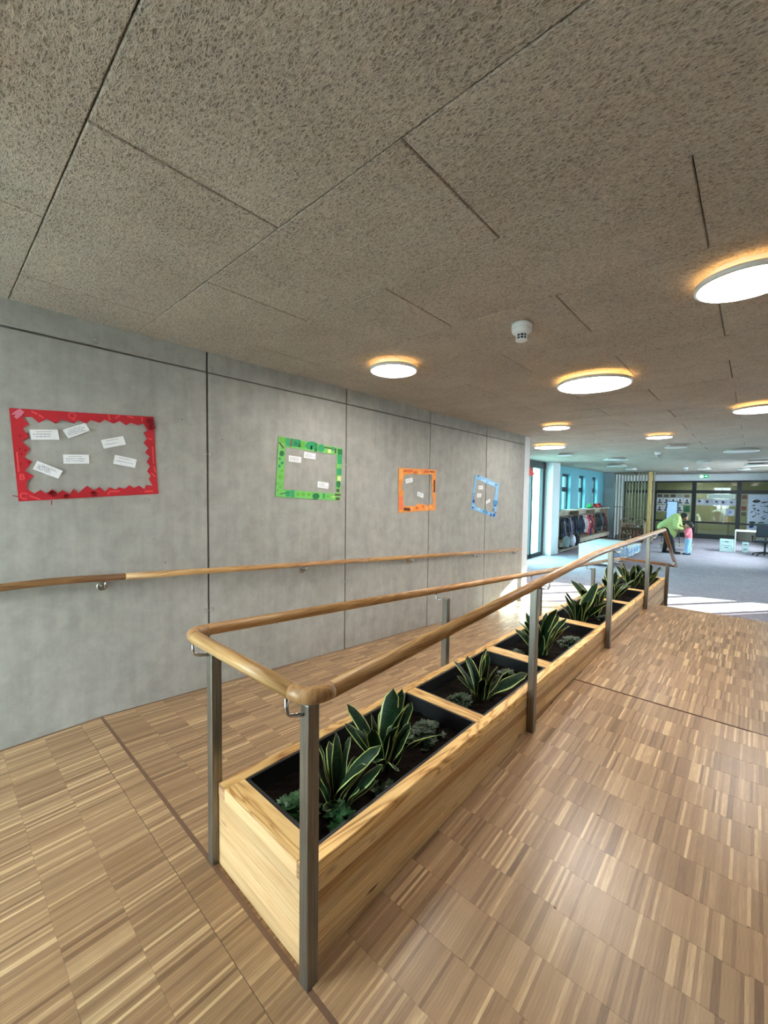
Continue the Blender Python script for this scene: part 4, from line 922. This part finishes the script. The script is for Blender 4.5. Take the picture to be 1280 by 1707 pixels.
# --- exit sign
ex = thing('exit_sign', (-1.72, 23.5, 2.30), 'green emergency exit sign hanging from the far ceiling', 'sign')
MB().box((-1.88, 23.47, 2.30), (-1.56, 23.51, 2.45)).build('panel', emit('exit_sign_green', (20, 150, 96), 0.7), ex)
wm = emit('exit_sign_white', (235, 255, 245), 1.4)
m_ = MB(); Y = 23.466
def q2(pts, m_=m_): m_.add([(x, Y, z) for x, z in pts], [tuple(range(len(pts)))])
q2([(-1.69, 2.365), (-1.62, 2.365), (-1.62, 2.385), (-1.69, 2.385)]); q2([(-1.63, 2.34), (-1.59, 2.375), (-1.63, 2.41)])
m_.build('arrow', wm, ex)
m_ = MB(); q2([(-1.86, 2.32), (-1.79, 2.32), (-1.79, 2.43), (-1.86, 2.43)], m_); m_.build('doorway', wm, ex)
m_ = MB(); q2([(-1.77, 2.4), (-1.75, 2.4), (-1.75, 2.42), (-1.77, 2.42)], m_); q2([(-1.79, 2.36), (-1.74, 2.36), (-1.74, 2.39), (-1.79, 2.39)], m_); q2([(-1.78, 2.32), (-1.765, 2.32), (-1.75, 2.36), (-1.77, 2.36)], m_); q2([(-1.75, 2.325), (-1.73, 2.33), (-1.75, 2.36), (-1.765, 2.355)], m_); m_.build('running_figure', wm, ex)
for x in (-1.82, -1.62): MB().tube([(x, 23.49, 2.45), (x, 23.49, CZ)], .006, 6).build('hanger', MT['white_plastic'], ex)

# --- pictures taped to the far glazing
YG = YB + .05
def picture(x0, x1, z0, z1, bgc, fg, label, shape='blob', cat='picture', grp='pictures taped to the far glazing'):
    root = thing('picture_sheet', ((x0 + x1) / 2, YG, z0), label, cat, grp)
    MB().box((x0, YG - .002, z0), (x1, YG, z1)).build('sheet', mc('sheet_%d_%d_%d' % bgc, bgc), root)
    r = random.Random(int(x0 * 1000 + z0 * 77)); w, h = x1 - x0, z1 - z0; m_ = MB()
    if shape == 'head':    # line drawing of a head with hair above a bust
        cx_ = (x0 + x1) / 2; m_.add([(cx_ + w * .17 * math.cos(a), YG - .0035, z0 + h * .62 + h * .2 * math.sin(a)) for a in [2 * PI * i / 12 for i in range(12)]], [tuple(range(12))])
        m_.add([(x0 + w * .12, YG - .0035, z0 + h * .12), (x1 - w * .12, YG - .0035, z0 + h * .12), (x1 - w * .2, YG - .0035, z0 + h * .36), (cx_, YG - .0035, z0 + h * .42), (x0 + w * .2, YG - .0035, z0 + h * .36)], [(0, 1, 2, 3, 4)])
    elif shape == 'photo': m_.add([(x0 + w * .06, YG - .0035, z0 + h * .06), (x1 - w * .06, YG - .0035, z0 + h * .06), (x1 - w * .06, YG - .0035, z1 - h * .06), (x0 + w * .06, YG - .0035, z1 - h * .06)], [(0, 1, 2, 3)])
    else:
        cx_, cz_ = x0 + w * r.uniform(.4, .6), z0 + h * r.uniform(.45, .65); k0 = r.uniform(.14, .24)
        m_.add([(cx_ + w * k0 * (1 + .35 * math.sin(i * 2.3 + cx_ * 9)) * math.cos(2 * PI * i / 11), YG - .0035, cz_ + h * k0 * (1 + .3 * math.cos(i * 1.7)) * math.sin(2 * PI * i / 11)) for i in range(11)], [tuple(range(11))])
    m_.build('drawing', mc('drawn_%d_%d_%d' % fg, fg), root)
ordn = ['first', 'second', 'third', 'fourth', 'fifth', 'sixth']
W_ = (206, 208, 220); gy_ = (70, 72, 78)
for i in range(5): picture(-3.56 + .27 * i, -3.33 + .27 * i, 1.4, 1.55, (196, 194, 190), [(84, 82, 88), (96, 84, 70), (70, 74, 80), (150, 148, 160), (110, 100, 92)][i], '%s small picture from the left in the top row of the first far window' % ordn[i], 'photo')
for r_, z in enumerate((1.08, .72)):
    for i in range(5): picture(-3.56 + .27 * i, -3.31 + .27 * i, z, z + .3, W_ if not (r_ == 1 and i == 4) else (60, 120, 84), gy_ if not (r_ == 1 and i == 4) else (50, 104, 74), '%s head drawing from the left in the %s row of the first far window' % (ordn[i], ['middle', 'bottom'][r_]), 'head')
for i in range(5): picture(-2.0 + .285 * i, -1.73 + .285 * i, 1.07, 1.35, (176, 180, 198), (70, 72, 84), '%s grey picture sheet from the left in the second far window' % ordn[i])
picture(-1.62, -.62, 1.38, 1.58, (222, 232, 226), (190, 206, 200), 'long pale banner at the top of the second far window', 'photo')
picture(-.92, -.62, .62, .92, (168, 180, 206), (110, 124, 160), 'small bluish sheet low in the second far window')
for i, c_ in enumerate(((112, 72, 62), (156, 128, 112), (122, 66, 48), (90, 84, 60))): picture(-.42, -.22, 1.36 - .25 * i, 1.57 - .25 * i, (178, 168, 160), c_, '%s brown photo from the top beside the painted poster' % ordn[i], 'photo')
pr = thing('painted_poster', (.2, YG, 0), 'large white poster with painted leaf and fish shapes on the far glazing', 'poster')
MB().box((-.19, YG - .003, -.02), (.66, YG, 1.58)).build('paper', mc('poster_white', (198, 204, 224)), pr)
rp = random.Random(9)
def oval(cx_, cz_, w, h, c_, rot):
    P = []
    for i in range(14):
        a = 2 * PI * i / 14; u = w * math.cos(a); v_ = h * math.sin(a) * (1 - abs(math.cos(a)) ** 3)
        P.append((cx_ + u * math.cos(rot) - v_ * math.sin(rot), YG - .005, cz_ + u * math.sin(rot) + v_ * math.cos(rot)))
    MB().add(P, [tuple(range(14))]).build('painted_shape', mc('paint_%d_%d_%d' % c_, c_), pr)
oval(.08, 1.29, .15, .07, (38, 44, 40), .1); oval(.09, 1.29, .06, .035, (150, 158, 150), .1); oval(.34, 1.25, .14, .03, (40, 44, 50), .2)
oval(-.02, .36, .13, .06, (36, 60, 48), 0); oval(.27, .35, .13, .06, (34, 92, 60), .02); oval(-.04, .18, .1, .06, (28, 40, 110), .2)
for i in range(22):
    oval(rp.uniform(-.12, .5), rp.uniform(.5, 1.14), rp.uniform(.03, .07), rp.uniform(.014, .03), rp.choice([(46, 50, 62), (60, 66, 80), (150, 70, 90), (54, 80, 76), (40, 46, 90)]), rp.uniform(-.6, .9))
# --- easel with a sheet of paper
es = thing('easel', (-2.35, 19.6, CARP), 'black easel holding a pale blue paper sheet behind the adult', 'easel')
p0, p1, p2, p3 = ony(1112, 836, 19.6), ony(1129, 836, 19.6), ony(1131, 858, 19.55), ony(1115, 858, 19.55)
ux = p1.x - p0.x; xl, xr_ = p0.x, p1.x; zt_, zb = p0.z, p2.z - .25
bevel(MB().box((xl - .03, 19.6, zb), (xr_ + .03, 19.62, zt_ + .03)).build('board', MT['grey_frame'], es), .004)
MB().box((xl, 19.594, zb + .02), (xr_, 19.6, zt_)).build('paper', mc('easel_paper', (178, 200, 232)), es)
for x, dx in ((xl, -.14), (xr_, .14)): MB().tube([(x + .02, 19.61, zt_), (x + dx, 19.5, CARP)], .014, 6).build('leg', MT['grey_frame'], es)
MB().tube([((xl + xr_) / 2, 19.63, zt_), ((xl + xr_) / 2, 20.0, CARP)], .014, 6).build('leg', MT['grey_frame'], es)

# --- desk, drawer units, office chair
dk = thing('desk', (.3, 19.2, CARP), 'white desk with panel leg below the far glazing', 'desk')
MB().box((-.45, 18.9, .26), (.75, 19.6, .29)).build('desktop', MT['white_lam'], dk)
MB().box((-.45, 18.9, CARP), (-.42, 19.6, .26)).build('panel_leg', MT['white_lam'], dk); MB().box((.72, 18.9, CARP), (.75, 19.6, .26)).build('panel_leg', MT['white_lam'], dk)
MB().box((-.42, 19.57, -.1), (.72, 19.59, .26)).build('modesty_panel', MT['rack_wood'], dk)
def pedestal(x0, x1, y0, y1, z1, label, name='drawer_unit'):
    root = thing(name, ((x0 + x1) / 2, y0, CARP), label, 'drawer unit', 'drawer units by the desk'); c_ = mc('pale_blue_grey', (186, 210, 214), .45)
    bevel(MB().box((x0, y0 + .015, CARP), (x1, y1, z1)).build('body', c_, root), .005); h = (z1 - CARP) 
    for a, b_ in ((.02, .52), (.55, .97)):
        f = bevel(MB().box((x0 + .01, y0, CARP + h * a), (x1 - .01, y0 + .015, CARP + h * b_)).build('drawer_front', c_, root), .003)
        MB().box(((x0 + x1) / 2 - .05, y0 - .012, CARP + h * b_ - .07), ((x0 + x1) / 2 + .05, y0, CARP + h * b_ - .05)).build('handle', MT['grey_frame'], f)
pedestal(-.85, -.47, 18.85, 19.25, -.04, 'pale blue drawer unit left of the desk')
pedestal(-.25, -.07, 19.05, 19.4, -.12, 'small pale box under the desk')
oc = thing('office_chair', (.33, 18.45, CARP), 'black office chair with armrests at the right edge', 'chair'); ck = mc('black_fabric', (26, 34, 44), .85); cp = mc('black_chair_plastic', (18, 20, 24), .45); ox, oy = .33, 18.45
m_ = MB(); m_.hexa([(ox - .26, oy - .26, -.02), (ox + .26, oy - .26, -.02), (ox + .24, oy + .24, -.02), (ox - .24, oy + .24, -.02), (ox - .26, oy - .26, .06), (ox + .26, oy - .26, .06), (ox + .24, oy + .24, .06), (ox - .24, oy + .24, .06)]); bevel(m_.build('seat', ck, oc), .03, 3)
m_ = MB(); m_.hexa([(ox - .25, oy - .27, .16), (ox + .25, oy - .27, .16), (ox + .25, oy - .2, .16), (ox - .25, oy - .2, .16), (ox - .22, oy - .34, .62), (ox + .22, oy - .34, .62), (ox + .22, oy - .28, .62), (ox - .22, oy - .28, .62)]); bevel(m_.build('backrest', ck, oc), .03, 3)
MB().tube([(ox, oy - .2, -.03), (ox, oy - .3, .02), (ox, oy - .28, .2)], .025, 8).build('back_support', cp, oc)
for sgn in (-1, 1):
    MB().tube(rounded([(ox + sgn * .22, oy, -.03), (ox + sgn * .32, oy, -.02), (ox + sgn * .32, oy, .16)], .05), .018, 8).build('arm_support', cp, oc)
    bevel(MB().box((ox + sgn * .32 - .035, oy - .14, .16), (ox + sgn * .32 + .035, oy + .12, .19)).build('armrest', cp, oc), .01)
MB().tube([(ox, oy, -.02), (ox, oy, -.36)], .028, 10).build('gas_lift', cp, oc)
for i in range(5):
    a = 2 * PI * i / 5 + .3; e = (ox + .3 * math.cos(a), oy + .3 * math.sin(a)); MB().tube([(ox, oy, -.35), (e[0], e[1], -.41)], [.026, .016], 8).build('base_arm', cp, oc)
    m_ = MB().sphere((e[0], e[1], CARP + .03), (.028, .028, .03), 8, 6); m_.build('castor', cp, oc, smooth=True)
# --- low bench behind the two people
lb = thing('low_bench', (-2.0, 18.0, CARP), 'low pale wooden bench behind the adult and child', 'bench')
MB().box((-2.55, 18.1, -.3), (-1.55, 18.4, -.265)).build('seat', MT['rack_wood'], lb)
for x in (-2.5, -1.63): MB().box((x, 18.12, CARP), (x + .035, 18.38, -.3)).build('leg', MT['rack_wood'], lb)

# --- tables, and round ceiling lights added to light the back room
for i, (x, y) in enumerate(((-1.5, 26.2), (-3.0, 27.4))):
    tb = thing('table', (x, y, CARP), ['pale table behind the second far window', 'pale table behind the first far window'][i], 'table', 'tables in the back room')
    MB().box((x - .7, y - .35, .2), (x + .7, y + .35, .235)).build('tabletop', MT['rack_wood'], tb)
    for dx in (-.64, .6):
        for dy in (-.3, .26): MB().box((x + dx, y + dy, CARP), (x + dx + .04, y + dy + .04, .2)).build('leg', MT['rack_wood'], tb)
for i, (x, y) in enumerate(((-3.2, 26), (-1.2, 26), (-2.2, 28.4))): lamp(x, y, .3, i == 2, ['added round light behind the first far window', 'added round light behind the second far window', 'added round light deepest in the back room'][i])

# ================================================================== PEOPLE
def capsule(mb, pts, rad, n=10):
    mb.tube(pts, rad, n)
    for p, r in zip(pts, rad): mb.sphere(p, r, n, 7)
    return mb
skin_d = mc('skin_brown', (128, 88, 66), .55); skin_l = mc('skin_tan', (190, 146, 120), .55)
hair = mc('dark_hair', (30, 24, 24), .6); jk = mc('lime_green_jacket', (172, 184, 118), .65); trs = mc('black_trousers', (18, 20, 28), .8); shoeb = mc('black_shoe', (14, 14, 16), .5)
pk = mc('pink_top', (228, 120, 136), .75); jn = mc('pale_blue_jeans', (142, 178, 218), .8)
YA = 16.95; F0 = CARP
ad = thing('person', (-2.1, YA, F0), 'adult in lime green jacket and black trousers bending down to the child', 'person')
hipL, hipR = (-2.2, YA - .09, .33), (-2.2, YA + .09, .33)
ftL, ftR = (-1.96, YA - .12, F0 + .07), (-2.24, YA + .1, F0 + .07)
knL, knR = (-2.02, YA - .11, -.07), (-2.19, YA + .1, -.07)
sh1, sh2 = (-1.88, YA - .17, .72), (-1.88, YA + .17, .72)
el1, el2 = (-1.9, YA - .2, .44), (-1.86, YA + .2, .46)
wr1, wr2 = (-1.74, YA - .12, .38), (-1.72, YA + .12, .40)
hd = (-1.71, YA, .775)
m_ = MB()
capsule(m_, [(-2.2, YA, .36), (-2.08, YA, .52), (-1.92, YA, .7)], [.15, .145, .15]); capsule(m_, [(-1.9, YA, .74), (-1.78, YA, .79)], [.06, .055])
m_.sphere(hd, (.095, .08, .115), 14, 10); m_.sphere((hd[0] + .085, YA, hd[2] - .045), (.02, .016, .03), 8, 6)       # nose towards the child
m_.sphere((hd[0] + .06, YA, hd[2] - .085), (.04, .045, .035), 8, 6)
for s_ in (-1, 1): m_.sphere((hd[0] - .005, YA + s_ * .082, hd[2] - .01), (.02, .012, .03), 8, 6)
for h_, k_, f_ in ((hipL, knL, ftL), (hipR, knR, ftR)): capsule(m_, [h_, k_, f_], [.095, .065, .05]); capsule(m_, [f_, (f_[0] + .16, f_[1], F0 + .035)], [.045, .032])
for s_, e_, w_ in ((sh1, el1, wr1), (sh2, el2, wr2)):
    capsule(m_, [s_, e_, w_], [.06, .048, .034])
    d = (Vector((-1.66, YA, .44)) - Vector(w_)).normalized(); pm_ = Vector(w_) + d * .05; capsule(m_, [w_, pm_], [.034, .036])
remeshed(m_, 'body', skin_d, ad, .014, 4)
for s_, w_ in ((-1, wr1), (1, wr2)):       # five fingers to a hand, curled towards the child's face
    d = (Vector((-1.66, YA, .44)) - Vector(w_)).normalized(); sd = Vector((0, 0, 1)); b0 = Vector(w_) + d * .07; m_ = MB()
    for q in range(4):
        o_ = b0 + sd * (.022 - .0145 * q); L = (.062, .07, .066, .052)[q]; capsule(m_, [o_, o_ + d * L * .55, o_ + d * L * .8 + Vector((0, -s_ * L * .4, 0))], [.0085, .008, .007], 6)
    capsule(m_, [Vector(w_) + d * .03 + sd * .025, Vector(w_) + d * .065 + sd * .05, Vector(w_) + d * .09 + sd * .055], [.01, .009, .008], 6)
    m_.build('fingers', skin_d, ad, smooth=True)
m_ = MB()
capsule(m_, [(-2.27, YA, .4), (-2.1, YA, .55), (-1.92, YA, .72)], [.2, .19, .17]); capsule(m_, [(-1.91, YA, .74), (-1.82, YA, .79)], [.1, .075])
capsule(m_, [(-2.1, YA, .5), (-2.02, YA - .02, .22), (-1.97, YA - .03, .1)], [.19, .15, .06]); capsule(m_, [(-2.3, YA, .4), (-2.15, YA, .24)], [.17, .14])
for s_, e_, w_ in ((sh1, el1, wr1), (sh2, el2, wr2)): capsule(m_, [s_, e_, Vector(w_) + (Vector(e_) - Vector(w_)) * .12], [.098, .082, .062])
remeshed(m_, 'jacket', jk, ad, .02, 4)
m_ = MB()
for h_, k_, f_ in ((hipL, knL, ftL), (hipR, knR, ftR)): capsule(m_, [h_, k_, f_], [.115, .085, .07])
capsule(m_, [(-2.24, YA - .07, .36), (-2.24, YA + .07, .36)], [.14, .14]); remeshed(m_, 'trousers', trs, ad, .018, 3)
for f_ in (ftL, ftR):
    m_ = MB(); capsule(m_, [(f_[0] - .03, f_[1], F0 + .05), (f_[0] + .17, f_[1], F0 + .042)], [.05, .042]); m_.box((f_[0] - .08, f_[1] - .045, F0), (f_[0] + .2, f_[1] + .045, F0 + .03)); remeshed(m_, 'shoe', shoeb, ad, .012, 2)
m_ = MB().sphere((hd[0] - .02, YA, hd[2] + .03), (.11, .1, .115), 12, 9).sphere((hd[0] - .09, YA, hd[2] - .01), (.07, .085, .08), 10, 7).sphere((hd[0] + .03, YA - .03, hd[2] + .07), (.08, .07, .06), 10, 7)
remeshed(m_, 'hair', hair, ad, .016, 2)
XC = -1.57
ch = thing('person', (XC, YA, F0), 'small child in pink top and pale blue jeans facing the adult', 'person')
m_ = MB(); capsule(m_, [(XC, YA, .06), (XC, YA, .2), (XC - .01, YA, .33)], [.085, .085, .08]); capsule(m_, [(XC - .01, YA, .34), (XC - .02, YA, .42)], [.04, .04])
hc = (XC - .03, YA - .02, .5); m_.sphere(hc, (.088, .08, .105), 12, 9); m_.sphere((hc[0] - .085, hc[1] - .02, hc[2] - .02), (.015, .013, .018), 8, 6); m_.sphere((hc[0] - .06, hc[1] - .02, hc[2] - .06), (.035, .04, .03), 8, 6)
for s_ in (-1, 1):
    m_.sphere((hc[0] + .01, hc[1] + s_ * .08, hc[2] - .01), (.016, .012, .024), 8, 6)
    fx = (XC - .01 + .02 * s_, YA + s_ * .06 - .02); capsule(m_, [(XC, YA + s_ * .05, .03), (fx[0], fx[1], -.2), (fx[0] + .01, fx[1], F0 + .06)], [.068, .05, .038])
    capsule(m_, [(XC - .01, YA + s_ * .095, .34), (XC - .06, YA + s_ * .11, .2), (XC - .12, YA + s_ * .05, .33)], [.036, .03, .024]); capsule(m_, [(XC - .12, YA + s_ * .05, .33), (XC - .125, YA + s_ * .04, .37)], [.024, .024])
remeshed(m_, 'body', skin_l, ch, .012, 3)
for s_ in (-1, 1):
    m_ = MB()
    for q in range(4): o_ = Vector((XC - .137 + .012 * q, YA + s_ * .045, .385)); capsule(m_, [o_, o_ + Vector((0, -s_ * .005, .022)), o_ + Vector((.004, -s_ * .016, .034))], [.0065, .006, .005], 6)
    capsule(m_, [(XC - .105, YA + s_ * .04, .365), (XC - .095, YA + s_ * .03, .385)], [.007, .006], 6); m_.build('fingers', skin_l, ch, smooth=True)
m_ = MB(); capsule(m_, [(XC, YA, .05), (XC, YA, .2), (XC - .01, YA, .345)], [.105, .105, .095])
for s_ in (-1, 1): capsule(m_, [(XC - .01, YA + s_ * .1, .335), (XC - .06, YA + s_ * .115, .2), (XC - .115, YA + s_ * .06, .315)], [.052, .047, .04])
remeshed(m_, 'pink_top', pk, ch, .014, 3)
m_ = MB()
for s_ in (-1, 1): fx = (XC - .01 + .02 * s_, YA + s_ * .06 - .02); capsule(m_, [(XC, YA + s_ * .05, .02), (fx[0], fx[1], -.2), (fx[0] + .01, fx[1], F0 + .08)], [.085, .068, .058])
capsule(m_, [(XC, YA, .0), (XC, YA, .06)], [.1, .1]); remeshed(m_, 'jeans', jn, ch, .014, 3)
for s_ in (-1, 1):
    fx = (XC - .01 + .02 * s_, YA + s_ * .06 - .02); m_ = MB(); capsule(m_, [(fx[0] + .03, fx[1], F0 + .035), (fx[0] - .09, fx[1], F0 + .03)], [.035, .03]); m_.box((fx[0] - .11, fx[1] - .03, F0), (fx[0] + .06, fx[1] + .03, F0 + .02)); remeshed(m_, 'shoe', shoeb, ch, .01, 2)
m_ = MB().sphere((hc[0] + .03, hc[1] + .01, hc[2] + .03), (.1, .1, .105), 12, 9).sphere((hc[0] + .1, hc[1] - .02, hc[2] + .0), (.07, .07, .08), 10, 7).sphere((hc[0] - .05, hc[1] + .01, hc[2] + .085), (.07, .07, .045), 10, 7).sphere((hc[0] - .1, hc[1] + .06, hc[2] + .04), (.06, .05, .06), 10, 7)
remeshed(m_, 'hair', hair, ch, .014, 2)
